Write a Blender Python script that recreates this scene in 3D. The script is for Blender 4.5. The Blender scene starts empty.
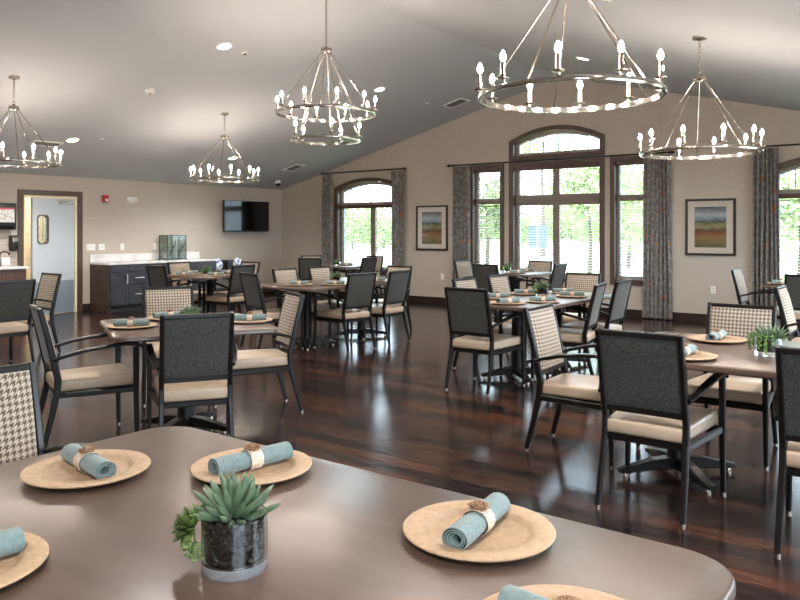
import bpy, bmesh, math, random
from mathutils import Vector, Matrix
R = math.radians
PI = math.pi
random.seed(7)
SC = bpy.context.scene
COL = SC.collection

# ------------------------------------------------------------------ helpers
def lin(h):
    h = h.lstrip('#'); out = []
    for i in (0, 2, 4):
        c = int(h[i:i+2], 16) / 255
        out.append(c / 12.92 if c <= .04045 else ((c + .055) / 1.055) ** 2.4)
    return tuple(out) + (1,)

class MB:
    def __init__(s): s.v = []; s.f = []
    def add(s, vs, fs):
        n = len(s.v); s.v += [tuple(v) for v in vs]; s.f += [tuple(i + n for i in f) for f in fs]; return s
    def box(s, x0, x1, y0, y1, z0, z1):
        return s.add([(x0,y0,z0),(x1,y0,z0),(x1,y1,z0),(x0,y1,z0),(x0,y0,z1),(x1,y0,z1),(x1,y1,z1),(x0,y1,z1)],
                     [(0,3,2,1),(4,5,6,7),(0,1,5,4),(1,2,6,5),(2,3,7,6),(3,0,4,7)])
    def rbox(s, x0, x1, y0, y1, z0, z1, b=.01, seg=2):
        bm = bmesh.new(); t = MB().box(x0,x1,y0,y1,z0,z1)
        vs = [bm.verts.new(v) for v in t.v]
        for f in t.f: bm.faces.new([vs[i] for i in f])
        bmesh.ops.bevel(bm, geom=bm.edges[:], offset=b, segments=seg, affect='EDGES', profile=.5)
        bm.verts.index_update()
        s.add([v.co[:] for v in bm.verts], [[v.index for v in f.verts] for f in bm.faces]); bm.free(); return s
    def sweep(s, path, secs, ref=(1,0,0), closed=False, caps=True):
        # secs: list of outline per point (list of (a,b)) in frame (side=ref projected, up)
        P = [Vector(p) for p in path]; n = len(P); ref = Vector(ref); rings = []
        for i in range(n):
            if closed: t = P[(i+1) % n] - P[i-1]
            elif i == 0: t = P[1] - P[0]
            elif i == n-1: t = P[-1] - P[-2]
            else: t = (P[i+1]-P[i]).normalized() + (P[i]-P[i-1]).normalized()
            t.normalize()
            a = ref - t * ref.dot(t)
            if a.length < 1e-4: a = Vector((0,1,0)) - t * t.y
            a.normalize(); b = t.cross(a)
            sec = secs[i] if isinstance(secs[0][0], (list, tuple)) else secs
            rings.append([P[i] + a*q[0] + b*q[1] for q in sec])
        m = len(rings[0]); vs = [v for r in rings for v in r]; fs = []
        for i in range(n if closed else n-1):
            j = (i+1) % n
            for k in range(m):
                fs.append((i*m+k, i*m+(k+1) % m, j*m+(k+1) % m, j*m+k))
        if caps and not closed:
            fs.append(tuple(range(m-1, -1, -1))); fs.append(tuple((n-1)*m+k for k in range(m)))
        return s.add(vs, fs)
    def tube(s, path, r, seg=8, closed=False):
        if not isinstance(r, (list, tuple)): r = [r]*len(path)
        d = Vector(path[-1]) - Vector(path[0])
        ref = (1,0,0) if abs(d.x) < .9*max(d.length,1e-6) else (0,1,0)
        if closed: ref = (0,0,1)
        return s.sweep(path, [[(q*math.cos(2*PI*k/seg), q*math.sin(2*PI*k/seg)) for k in range(seg)] for q in r], ref, closed)
    def lathe(s, prof, seg=24, c=(0,0,0), axis='z'):
        n = len(prof); vs = []; fs = []
        for k in range(seg):
            a = 2*PI*k/seg; ca, sa = math.cos(a), math.sin(a)
            for r, z in prof:
                p = (r*ca, r*sa, z) if axis == 'z' else ((r*ca, z, r*sa) if axis == 'y' else (z, r*ca, r*sa))
                vs.append((p[0]+c[0], p[1]+c[1], p[2]+c[2]))
        for k in range(seg):
            j = (k+1) % seg
            for i in range(n-1): fs.append((k*n+i, j*n+i, j*n+i+1, k*n+i+1))
        s.add(vs, fs)
        if prof[0] == prof[-1]: return s
        if prof[0][0] > 1e-5: s.f.append(tuple(len(s.v)-seg*n+k*n for k in range(seg-1,-1,-1)))
        if prof[-1][0] > 1e-5: s.f.append(tuple(len(s.v)-seg*n+k*n+n-1 for k in range(seg)))
        return s
    def prism(s, out, a0, a1, axis='z'):
        n = len(out); T = {'z': lambda p,a: (p[0],p[1],a), 'y': lambda p,a: (p[0],a,p[1]), 'x': lambda p,a: (a,p[0],p[1])}[axis]
        return s.add([T(p,a0) for p in out]+[T(p,a1) for p in out],
                     [tuple(range(n-1,-1,-1)), tuple(range(n,2*n))]+[(i,(i+1)%n,n+(i+1)%n,n+i) for i in range(n)])
    def ring(s, o, i, a0, a1, axis='y'):
        n = len(o); T = {'z': lambda p,a: (p[0],p[1],a), 'y': lambda p,a: (p[0],a,p[1]), 'x': lambda p,a: (a,p[0],p[1])}[axis]
        vs = [T(p,a0) for p in o]+[T(p,a0) for p in i]+[T(p,a1) for p in o]+[T(p,a1) for p in i]; fs = []
        for k in range(n):
            j = (k+1)%n
            fs += [(k,j,n+j,n+k),(2*n+k,3*n+k,3*n+j,2*n+j),(k,2*n+k,2*n+j,j),(n+k,n+j,3*n+j,3*n+k)]
        return s.add(vs, fs)
    def xf(s, M):
        s.v = [tuple(M @ Vector(v)) for v in s.v]; return s
    def build(s, name, m, parent=None, smooth=False, loc=None):
        me = bpy.data.meshes.new(name); me.from_pydata(s.v, [], s.f)
        bm = bmesh.new(); bm.from_mesh(me)
        bmesh.ops.recalc_face_normals(bm, faces=bm.faces[:]); bm.to_mesh(me); bm.free()
        me.materials.append(m)
        if smooth:
            for p in me.polygons: p.use_smooth = True
            try: me.set_sharp_from_angle(angle=R(38))
            except Exception: pass
        o = bpy.data.objects.new(name, me); COL.objects.link(o)
        if parent: o.parent = parent
        if loc: o.location = loc
        return o

def tag(o, label=None, cat=None, group=None, kind=None):
    if label: o['label'] = label
    if cat: o['category'] = cat
    if group: o['group'] = group
    if kind: o['kind'] = kind
    return o
def empty(name, loc=(0,0,0), rz=0):
    o = bpy.data.objects.new(name, None); COL.objects.link(o); o.location = loc; o.rotation_euler = (0,0,rz); o.empty_display_size = .1
    return o
def copy_tree(o, parent=None):
    c = o.copy(); COL.objects.link(c); c.parent = parent
    for ch in list(o.children): copy_tree(ch, c)
    return c
def rect(w, h): return [(-w/2,-h/2),(w/2,-h/2),(w/2,h/2),(-w/2,h/2)]
def rrect(w, h, c=.006):
    a, b = w/2, h/2
    return [(-a+c,-b),(a-c,-b),(a,-b+c),(a,b-c),(a-c,b),(-a+c,b),(-a,b-c),(-a,-b+c)]
def roundrect(x0,x1,y0,y1,r,n=8):
    out = []
    for cx,cy,a in ((x1-r,y0+r,-90),(x1-r,y1-r,0),(x0+r,y1-r,90),(x0+r,y0+r,180)):
        for k in range(n+1): t = R(a+90*k/n); out.append((cx+r*math.cos(t), cy+r*math.sin(t)))
    return out

# ------------------------------------------------------------------ materials
def mat(name, col, rough=.5, metal=0, spec=.5, **kw):
    m = bpy.data.materials.new(name); m.use_nodes = True; b = m.node_tree.nodes['Principled BSDF']
    b.inputs['Base Color'].default_value = lin(col) if isinstance(col, str) else col
    b.inputs['Roughness'].default_value = rough; b.inputs['Metallic'].default_value = metal
    b.inputs['Specular IOR Level'].default_value = spec
    for k, v in kw.items(): b.inputs[k.replace('_',' ')].default_value = v
    return m
def nd(m, t, **kw):
    n = m.node_tree.nodes.new(t)
    for k, v in kw.items(): setattr(n, k, v)
    return n
def lk(m, a, b): m.node_tree.links.new(a, b)
def bsdf(m): return m.node_tree.nodes['Principled BSDF']
def noise_col(m, c1, c2, scale=(1,1,1), nscale=5, detail=4, lo=.3, hi=.7, bump=0, rough=None, coord='Object'):
    tc = nd(m,'ShaderNodeTexCoord'); mp = nd(m,'ShaderNodeMapping'); mp.inputs['Scale'].default_value = scale
    nz = nd(m,'ShaderNodeTexNoise'); nz.inputs['Scale'].default_value = nscale; nz.inputs['Detail'].default_value = detail
    cr = nd(m,'ShaderNodeValToRGB'); cr.color_ramp.elements[0].position = lo; cr.color_ramp.elements[1].position = hi
    cr.color_ramp.elements[0].color = lin(c1); cr.color_ramp.elements[1].color = lin(c2)
    lk(m, tc.outputs[coord], mp.inputs[0]); lk(m, mp.outputs[0], nz.inputs[0]); lk(m, nz.outputs[0], cr.inputs[0])
    lk(m, cr.outputs[0], bsdf(m).inputs['Base Color'])
    if bump:
        bp = nd(m,'ShaderNodeBump'); bp.inputs['Strength'].default_value = bump; bp.inputs['Distance'].default_value = .01
        lk(m, nz.outputs[0], bp.inputs['Height']); lk(m, bp.outputs[0], bsdf(m).inputs['Normal'])
    if rough:
        mr = nd(m,'ShaderNodeMapRange'); mr.inputs['To Min'].default_value = rough[0]; mr.inputs['To Max'].default_value = rough[1]
        lk(m, nz.outputs[0], mr.inputs[0]); lk(m, mr.outputs[0], bsdf(m).inputs['Roughness'])
    return nz, cr
def emit(name, col, s):
    m = mat(name, col, .4); b = bsdf(m); b.inputs['Emission Color'].default_value = lin(col); b.inputs['Emission Strength'].default_value = s
    return m

def M_wall(name, c1, c2):
    m = mat(name, c1, .75, spec=.25); noise_col(m, c1, c2, (.7,.7,9), 14, 6, .25, .75, .12); return m
wallm = M_wall('wallpaper', '#B0A69A', '#BBB1A5')
ceilm = mat('ceiling_paint', '#B9BBBE', .8, spec=.2)
framem = mat("espresso_wood", "#100D0C", 0.33, spec=.38); noise_col(framem, '#0C0A09', '#15110F', (1,1,6), 12, 3)
def houndstooth(name, dark, light, per):
    m = mat(name, dark, .8, spec=.2)
    tc = nd(m,'ShaderNodeTexCoord'); sx = nd(m,'ShaderNodeSeparateXYZ'); lk(m, tc.outputs['Object'], sx.inputs[0])
    def M(op, a, b=None):
        n = nd(m,'ShaderNodeMath', operation=op)
        for i, q in enumerate((a, b)):
            if q is None: continue
            if isinstance(q, (int, float)): n.inputs[i].default_value = q
            else: lk(m, q, n.inputs[i])
        return n.outputs[0]
    x = M('MULTIPLY', sx.outputs[0], 1/per); z = M('MULTIPLY', sx.outputs[2], 1/per)
    A = M('LESS_THAN', M('FRACT', x), .5); B = M('LESS_THAN', M('FRACT', z), .5)
    T = M('LESS_THAN', M('FRACT', M('MULTIPLY', M('ADD', x, z), 2)), .5)
    val = M('ADD', M('MULTIPLY', T, A), M('MULTIPLY', M('SUBTRACT', 1, T), B))
    mx = nd(m,'ShaderNodeMix', data_type='RGBA'); lk(m, val, mx.inputs[0]); mx.inputs[6].default_value = lin(dark); mx.inputs[7].default_value = lin(light)
    lk(m, mx.outputs[2], bsdf(m).inputs['Base Color']); bsdf(m).inputs['Sheen Weight'].default_value = .25
    return m
hound = houndstooth('houndstooth_fabric', '#5E4F42', '#B8AA99', .024)
backfab = mat('charcoal_chenille', '#4B504D', .75, spec=.3, Sheen_Weight=.45, Sheen_Roughness=.35); noise_col(backfab, '#2A2B28', '#504F4A', (1,1,1), 120, 3, .3, .7, .25)
vinyl = mat('beige_vinyl', '#B8A48C', .34, spec=.5); noise_col(vinyl, '#AF9982', '#BFA992', (1,1,1), 7, 3, .3, .7, .05)
nickel = mat('brushed_nickel', '#B9AEA3', .22, 1)
chrome = mat('polished_nickel', '#C9C2BA', .12, 1)
blackm = mat('black_metal', '#121212', .35, spec=.5)
topm = mat('taupe_laminate', '#5A463C', .3, spec=.5); noise_col(topm, '#4B3A32', '#58463C', (1.2,7,1), 3, 5, .3, .7)
edgem = mat('walnut_edge', '#4A2F22', .4)
plate_m = mat('tan_charger', '#B59576', .5, spec=.35); noise_col(plate_m, '#9C7F62', '#AF9275', (1,1,1), 60, 5, .3, .7, .1)
napk = mat('teal_linen', '#86A3A0', .85, spec=.15, Sheen_Weight=.3); noise_col(napk, '#60716F', '#717F7D', (1,1,1), 90, 3, .3, .7, .2)
napk_edge = mat('teal_linen_fold', '#3F626B', .9)
burlap = mat('burlap', '#A08063', .9, spec=.1); noise_col(burlap, '#86684C', '#B3937A', (1,1,1), 200, 2, .3, .7, .3)
lace = mat('lace_band', '#CDB9A6', .9, spec=.1); noise_col(lace, '#A98B70', '#E0D2C4', (1,1,1), 260, 2, .4, .6)
curtm = mat('patterned_drape', '#7B736B', .8, spec=.2, Sheen_Weight=.2)
def curtain_tex(m):
    tc = nd(m,'ShaderNodeTexCoord'); mp = nd(m,'ShaderNodeMapping'); mp.inputs['Scale'].default_value = (1,.35,.55)
    lk(m, tc.outputs['Object'], mp.inputs[0])
    n1 = nd(m,'ShaderNodeTexNoise'); n1.inputs['Scale'].default_value = 27; n1.inputs['Detail'].default_value = 5; lk(m, mp.outputs[0], n1.inputs[0])
    c1 = nd(m,'ShaderNodeValToRGB'); e = c1.color_ramp.elements; e[0].position=.34; e[0].color=lin('#6A625B'); e[1].position=.68; e[1].color=lin('#979A98')
    x = c1.color_ramp.elements.new(.5); x.color = lin('#7D7771'); lk(m, n1.outputs[0], c1.inputs[0])
    n2 = nd(m,'ShaderNodeTexNoise'); n2.inputs['Scale'].default_value = 13; n2.inputs['Detail'].default_value = 3; lk(m, mp.outputs[0], n2.inputs[0])
    mr = nd(m,'ShaderNodeMapRange'); mr.inputs[1].default_value=.62; mr.inputs[2].default_value=.68; lk(m, n2.outputs[0], mr.inputs[0])
    mx = nd(m,'ShaderNodeMix', data_type='RGBA'); lk(m, mr.outputs[0], mx.inputs[0]); lk(m, c1.outputs[0], mx.inputs[6]); mx.inputs[7].default_value = lin('#B06F43')
    lk(m, mx.outputs[2], bsdf(m).inputs['Base Color'])
curtain_tex(curtm)
winwood = mat('window_casing_wood', '#4B3A31', .45); noise_col(winwood, '#42322A', '#574539', (6,6,1), 8, 4)
sashm = mat('window_sash', '#96877D', .5)
sashw = mat('window_sash_outer', '#B9C4CB', .5)
slatm = mat('blind_slat_wood', '#8D7D73', .5)
headm = mat('blind_valance_wood', '#4A2A24', .4)
basem = mat('dark_baseboard', '#2A1B15', .4)
white = mat('white_plastic', '#E6E4E0', .45)
whitem = mat('quartz_top', '#D9D6D2', .25); noise_col(whitem, '#C9C5C1', '#E2E0DD', (1,1,1), 4, 8, .35, .6)
cabm = mat('slate_stained_cabinet', '#35363C', .4); noise_col(cabm, '#2E2F34', '#3D3E45', (1,8,1), 6, 4)
cabend = mat('walnut_cabinet_end', '#43302A', .45); noise_col(cabend, '#38261F', '#4F3A31', (1,8,1), 6, 4)
sinkcab = mat('walnut_drawer_front', '#4E3830', .4); noise_col(sinkcab, '#422E28', '#5B443A', (1,8,1), 6, 4)
doorm = mat('pale_blue_door', '#B8C0C5', .45)
kickm = mat('grey_kick_plate', '#7E8B96', .35)
creamm = mat('cream_paint', '#E6D9C0', .5)
redm = mat('alarm_red', '#B22A2A', .4)
glossblack = mat('screen_black', '#070809', .08, spec=.6)
matblack = mat('black_plastic', '#161617', .35)
bulbm = emit('bulb_glow', '#FFEEDF', 210)
lensm = emit('downlight_lens', '#FFE8C8', 9)
soil = mat('black_pebbles', '#12100D', .45, spec=.4)
leafA = mat('succulent_green', '#6B8A66', .5); noise_col(leafA, '#475A41', '#6A7B61', (1,1,1), 25, 2)
leafB = mat('rosette_green', '#4F6B30', .5); noise_col(leafB, '#2E3A20', '#5C7030', (1,1,1), 30, 2)
leafC = mat('trailing_green', '#6F9444', .5); noise_col(leafC, '#456330', '#70904A', (1,1,1), 30, 2)
def glassmat(name, tint, f=.08, rough=0.0):
    m = bpy.data.materials.new(name); m.use_nodes = True; t = m.node_tree; t.nodes.remove(bsdf(m))
    tr = nd(m,'ShaderNodeBsdfTransparent'); tr.inputs[0].default_value = lin(tint)
    gl = nd(m,'ShaderNodeBsdfGlossy'); gl.inputs['Roughness'].default_value = rough
    lw = nd(m,'ShaderNodeLayerWeight'); lw.inputs[0].default_value = .25
    mr = nd(m,'ShaderNodeMapRange'); mr.inputs[3].default_value = f; mr.inputs[4].default_value = .8; lk(m, lw.outputs['Fresnel'], mr.inputs[0])
    mx = nd(m,'ShaderNodeMixShader'); lk(m, mr.outputs[0], mx.inputs[0]); lk(m, tr.outputs[0], mx.inputs[1]); lk(m, gl.outputs[0], mx.inputs[2])
    lk(m, mx.outputs[0], t.nodes['Material Output'].inputs[0]); return m
paneglass = glassmat('window_glass', '#F4F8F8', .04)
thinglass = glassmat('clear_glass', '#EDF5F3', .06)
caseglass = glassmat('green_tinted_glass', '#F8FDFC', .04)
picglass = glassmat('picture_glazing', '#FFFFFF', .015)
baseglass = mat('thick_glass_base', '#FFFFFF', .05, Transmission_Weight=.84, IOR=1.45)  # white diffuse share stands in for light refracted through the base
solidglass = mat('solid_glass', '#F4F8F6', 0, Transmission_Weight=1.0, IOR=1.45)

floorm = mat('dark_plank_floor', '#2A1B16', .2, spec=.42)
def floor_tex(m):
    tc = nd(m,'ShaderNodeTexCoord')
    br = nd(m,'ShaderNodeTexBrick', offset=.37, offset_frequency=2); lk(m, tc.outputs['Object'], br.inputs['Vector'])
    br.inputs['Color1'].default_value = (0,0,0,1); br.inputs['Color2'].default_value = (1,1,1,1); br.inputs['Mortar'].default_value = (.5,.5,.5,1)
    br.inputs['Scale'].default_value = 1; br.inputs['Mortar Size'].default_value = .0016; br.inputs['Mortar Smooth'].default_value = .3
    br.inputs['Brick Width'].default_value = 1.22; br.inputs['Row Height'].default_value = .125; br.inputs['Bias'].default_value = 0
    cr = nd(m,'ShaderNodeValToRGB'); e = cr.color_ramp.elements; e[0].color = lin('#16100F'); e[1].color = lin('#4C2E20'); e[1].position=1
    for p, c in ((.25,'#231A18'),(.5,'#332521'),(.75,'#3F2C25')): x = cr.color_ramp.elements.new(p); x.color = lin(c)
    lk(m, br.outputs['Color'], cr.inputs[0])
    mp = nd(m,'ShaderNodeMapping'); mp.inputs['Scale'].default_value = (1.2,16,1); lk(m, tc.outputs['Object'], mp.inputs[0])
    nz = nd(m,'ShaderNodeTexNoise'); nz.inputs['Scale'].default_value = 3; nz.inputs['Detail'].default_value = 7; lk(m, mp.outputs[0], nz.inputs[0])
    c2 = nd(m,'ShaderNodeValToRGB'); c2.color_ramp.elements[0].position=.3; c2.color_ramp.elements[0].color=(.30,.30,.31,1); c2.color_ramp.elements[1].position=.72; c2.color_ramp.elements[1].color=(1.5,1.4,1.35,1)
    lk(m, nz.outputs[0], c2.inputs[0])
    mx = nd(m,'ShaderNodeMix', data_type='RGBA', blend_type='MULTIPLY'); mx.inputs[0].default_value = 1; lk(m, cr.outputs[0], mx.inputs[6]); lk(m, c2.outputs[0], mx.inputs[7])
    sm = nd(m,'ShaderNodeMix', data_type='RGBA'); lk(m, br.outputs['Fac'], sm.inputs[0]); lk(m, mx.outputs[2], sm.inputs[6]); sm.inputs[7].default_value = lin('#060404')
    lk(m, sm.outputs[2], bsdf(m).inputs['Base Color'])
    mr = nd(m,'ShaderNodeMapRange'); mr.inputs['To Min'].default_value = .10; mr.inputs['To Max'].default_value = .25; lk(m, nz.outputs[0], mr.inputs[0]); lk(m, mr.outputs[0], bsdf(m).inputs['Roughness'])
    bp = nd(m,'ShaderNodeBump'); bp.inputs['Strength'].default_value=.16; bp.inputs['Distance'].default_value=.003; lk(m, nz.outputs[0], bp.inputs['Height']); lk(m, bp.outputs[0], bsdf(m).inputs['Normal'])
floor_tex(floorm)
tilem = mat('backsplash_tile', '#B4A99D', .4)
def brick_tex(m, c1, c2, mo, w, h, coord_swap=None):
    tc = nd(m,'ShaderNodeTexCoord'); br = nd(m,'ShaderNodeTexBrick'); sx = nd(m,'ShaderNodeSeparateXYZ'); cx = nd(m,'ShaderNodeCombineXYZ')
    lk(m, tc.outputs['Object'], sx.inputs[0]); lk(m, sx.outputs[1], cx.inputs[0]); lk(m, sx.outputs[2], cx.inputs[1]); lk(m, cx.outputs[0], br.inputs['Vector'])
    br.inputs['Color1'].default_value=lin(c1); br.inputs['Color2'].default_value=lin(c2); br.inputs['Mortar'].default_value=lin(mo)
    br.inputs['Scale'].default_value=1; br.inputs['Mortar Size'].default_value=.004; br.inputs['Brick Width'].default_value=w; br.inputs['Row Height'].default_value=h
    lk(m, br.outputs['Color'], bsdf(m).inputs['Base Color'])
brick_tex(tilem, '#B9AFA4', '#ADA297', '#9A8F85', .4, .1)
creamtile = mat('cream_wall_tile', '#E9DDC4', .5); brick_tex(creamtile, '#EADFC8', '#E6DAC0', '#A39A86', 1.6, .45)

# ------------------------------------------------------------------ room shell
WY, WX, EX, BY = 12.17, -12.4, 1.3, -3.0
AX, AZ, SL = -5.54, 4.11, .2545
def cz(x): return AZ - SL*abs(x-AX)
fl = MB().box(WX-.2, EX+.2, BY-.2, WY+.2, -.12, 0).build('floor', floorm); tag(fl, kind='structure')
c = MB()
x0, x1 = WX-.25, EX+.25
c.prism([(x0,cz(x0)),(AX,AZ),(x1,cz(x1)),(x1,cz(x1)+.2),(AX,AZ+.2),(x0,cz(x0)+.2)], BY-.25, WY+.25, 'y')
tag(c.build('ceiling', ceilm), kind='structure')

def arch_circle(xa, xb, zs, zp):
    h = zp-zs; w = (xb-xa)/2; Rr = (w*w+h*h)/(2*h); return ((xa+xb)/2, zp-Rr, Rr)
def arch_outline(xa, xb, zb, zs, zp, inset=0, n=20, circ=None):
    cx, cz_, Rr = circ or arch_circle(xa, xb, zs, zp)
    a, b = xa+inset, xb-inset; r = Rr-inset; pts = [(a, zb+inset), (b, zb+inset)]
    for k in range(n+1):
        x = b+(a-b)*k/n; pts.append((x, cz_+math.sqrt(max(r*r-(x-cx)**2, 0))))
    return pts
def rect_outline(xa, xb, za, zb, i=0): return [(xa+i,za+i),(xb-i,za+i),(xb-i,zb-i),(xa+i,zb-i)]

# openings: (x0,x1, [ (zlo func, zhi func) ])
def archf(xa, xb, zs, zp):
    cx, c0, Rr = arch_circle(xa, xb, zs, zp); return lambda x: c0+math.sqrt(max(Rr*Rr-(x-cx)**2,0))
LW = (-10.70, -9.02); RWn = (-2.16, -.48)
CW = (-6.46, -4.81); SLW = (-7.30, -6.72); SRW = (-4.56, -3.98)
K = lambda v: (lambda x: v)
ops = [(LW[0], LW[1], [(K(.60), archf(*LW, 2.30, 2.46))], 20), (RWn[0], RWn[1], [(K(.60), archf(*RWn, 2.30, 2.46))], 20),
       (CW[0], CW[1], [(K(.60), K(2.58)), (K(2.77), archf(*CW, 3.00, 3.20))], 20),
       (SLW[0], SLW[1], [(K(.60), K(2.58))], 1), (SRW[0], SRW[1], [(K(.60), K(2.58))], 1)]
w = MB(); xs = [WX-.2]
def strip(xa, xb, lo, hi, y0=WY, y1=WY+.2):
    w.add([(xa,y0,lo(xa)),(xb,y0,lo(xb)),(xb,y1,lo(xb)),(xa,y1,lo(xa)),(xa,y0,hi(xa)),(xb,y0,hi(xb)),(xb,y1,hi(xb)),(xa,y1,hi(xa))],
          [(0,3,2,1),(4,5,6,7),(0,1,5,4),(1,2,6,5),(2,3,7,6),(3,0,4,7)])
ops.sort(); cur = WX-.2
ctop = lambda x: cz(x)+.02
for xa, xb, holes, n in ops:
    strip(cur, xa, K(0), ctop)
    for k in range(n):
        a, b = xa+(xb-xa)*k/n, xa+(xb-xa)*(k+1)/n
        cutp = [a, b] if not (a < AX < b) else [a, AX, b]
        for p, q in zip(cutp, cutp[1:]):
            lo = K(0)
            for h0, h1 in holes: strip(p, q, lo, h0); lo = h1
            strip(p, q, lo, ctop)
    cur = xb
strip(cur, EX+.2, K(0), ctop)
tag(w.build('wall_back', wallm), kind='structure')
# left (television) wall with the door opening
DY0, DY1, DZ = 6.23, 7.18, 2.02
lw = MB().box(WX-.15, WX, BY-.2, DY0, 0, 2.45).box(WX-.15, WX, DY1, WY+.0, 0, 2.45).box(WX-.15, WX, DY0, DY1, DZ, 2.45)
tag(lw.build('wall_left', wallm), kind='structure')
# right wall with three openings beyond the frame
rw = MB(); yc = BY-.2
for a, b in ((-1.6,.8),(2.4,5.4),(6.8,10.2)):
    rw.box(EX, EX+.2, yc, a, 0, 2.45).box(EX, EX+.2, a, b, 0, .6).box(EX, EX+.2, a, b, 2.2, 2.45); yc = b
rw.box(EX, EX+.2, yc, WY, 0, 2.45)
tag(rw.build('wall_right', wallm), kind='structure')
fw = MB().prism([(WX-.2,0),(EX+.2,0),(EX+.2,cz(EX+.2)+.02),(AX,AZ+.02),(WX-.2,cz(WX-.2)+.02)], BY-.2, BY, 'y')
tag(fw.build('wall_front', wallm), kind='structure')
# baseboards
tag(MB().rbox(WX, EX, WY-.018, WY-.001, 0, .13, .004).build('baseboard_back', basem), kind='structure')
tag(MB().rbox(WX+.001, WX+.018, DY1+.09, WY-.02, 0, .13, .004).rbox(WX+.001, WX+.018, BY, DY0-.09, 0, .13, .004).build('baseboard_left', basem), kind='structure')

# ------------------------------------------------------------------ windows
def window(i, xa, xb, za, zb, arch=None, rail=None, mull=None, muntins=0, sides=True):
    root = empty('window_%d' % i, ((xa+xb)/2, WY, za)); tag(root, kind='structure')
    ox, oz = (xa+xb)/2, za
    sh = Matrix.Translation((-ox, -WY, -oz))
    if arch:
        zs, zp = arch; cir = arch_circle(xa, xb, zs, zp); big = (cir[0], cir[1], cir[2]+.075)
        out = arch_outline(xa-.075, xb+.075, za-.075, 0, 0, 0, 24, big); inn = arch_outline(xa, xb, za, zs, zp, 0, 24, cir)
        in2 = arch_outline(xa, xb, za, zs, zp, .045, 24, cir)
    else:
        out = rect_outline(xa, xb, za, zb, -.075); inn = rect_outline(xa, xb, za, zb, 0); in2 = rect_outline(xa, xb, za, zb, .045)
    MB().ring(out, inn, WY-.03, WY-.001).ring(inn, [(x+(ox-x)*.012, z) for x, z in inn], WY-.02, WY+.13).xf(sh).build('casing', winwood, root)
    s = MB().ring([(x+(ox-x)*.013, z+(.004 if z < oz+.5 else -.004)) for x, z in inn], in2, WY+.09, WY+.15)
    if rail: s.box(xa+.02, xb-.02, WY+.085, WY+.15, rail[0], rail[1])
    if mull: s.box(mull-.06, mull+.06, WY+.087, WY+.149, za+.02, (rail[2] if rail and len(rail) > 2 else (zb or rail[0])))
    s.xf(sh).build('sash', sashm, root)
    ow = MB().ring(in2, [(x+(ox-x)*.03, z+(.02 if z < oz+.3 else -.02)) for x, z in in2], WY+.12, WY+.16).xf(sh).build('glazing_bead', sashw, root)
    if muntins:
        mz = MB(); cir = arch_circle(xa, xb, *arch)
        z0 = rail[1] if rail else za
        for k in range(1, muntins+1):
            x = xa+(xb-xa)*k/(muntins+1); zt = cir[1]+math.sqrt(cir[2]**2-(x-cir[0])**2)
            mz.box(x-.009, x+.009, WY+.12, WY+.14, z0+.02, zt-.05)
        mz.xf(sh).build('muntin', sashw, root)
    MB().prism(inn, WY+.155, WY+.16, 'y').xf(sh).build('glass', paneglass, root)
    return root
window(1, LW[0], LW[1], .60, None, arch=(2.30,2.46), rail=(1.90,2.03,1.95), mull=-9.80, muntins=5)
window(2, SLW[0], SLW[1], .60, 2.58, rail=(1.92,2.03))
window(3, CW[0], CW[1], .60, 2.58, rail=(1.88,2.07), mull=-5.66)
window(4, CW[0], CW[1], 2.77, None, arch=(3.00,3.20), muntins=5)
window(5, SRW[0], SRW[1], .60, 2.58, rail=(1.92,2.03))
window(6, RWn[0], RWn[1], .60, None, arch=(2.30,2.46), rail=(1.90,2.03,1.95), mull=-1.32, muntins=5)
for i, (a, b) in enumerate(((-1.6,.8),(2.4,5.4),(6.8,10.2))):
    r = empty('window_%d' % (7+i), (EX,(a+b)/2,.6)); tag(r, kind='structure')
    q = MB().ring(rect_outline(a-.07,b+.07,.53,2.27), rect_outline(a+.03,b-.03,.63,2.17), EX-.02, EX+.12, 'x').box(EX+.03,EX+.1,(a+b)/2-.05,(a+b)/2+.05,.6,2.2)
    q.xf(Matrix.Translation((-EX,-(a+b)/2,-.6))).build('casing', winwood, r)

def blind(xa, xb, ztop, zbot, tilt, label, valance=.07):
    root = empty('window_blind', ((xa+xb)/2, WY+.045, ztop)); tag(root, label, 'blind', 'wooden slat blinds')
    wd = (xb-xa)/2-.018; H = ztop-zbot
    MB().rbox(-wd, wd, -.032, .03, -valance, -.003, .004).build('valance', headm, root)
    s = MB(); z = -valance-.03
    while z > -H+.04:
        s.xf(Matrix.Identity(4)); t = MB().box(-wd+.003, wd-.003, -.023, .023, -.0018, .0018).xf(Matrix.Translation((0,0,z)) @ Matrix.Rotation(R(tilt),4,'X')); s.add(t.v, t.f); z -= .046
    s.build('slats', slatm, root)
    MB().rbox(-wd, wd, -.022, .022, -H+.005, -H+.022, .003).build('bottom_rail', slatm, root)
    cd = MB()
    for k in (-.7, 0, .7) if wd > .5 else (-.6, .6):
        for yy in (-.0235, .0235): cd.box(k*wd-.001, k*wd+.001, yy-.001, yy+.001, -H+.02, -valance)
    cd.build('ladder_cord', slatm, root)
    return root
blind(SLW[0], SLW[1], 2.58, .61, 22, 'narrow slat blind in the side window beside the left drape')
blind(CW[0], CW[1], 2.58,   .61, 9, 'wide slat blind across the middle window under the arch')
blind(SRW[0], SRW[1], 2.58, .61, 10, 'narrow slat blind in the side window beside the right drape')
blind(LW[0], LW[1], 1.97, .61, 9, 'wide slat blind in the arched window at the left')
blind(RWn[0], RWn[1], 1.97, .61, 8, 'slat blind in the arched window cut by the right edge')

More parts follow.
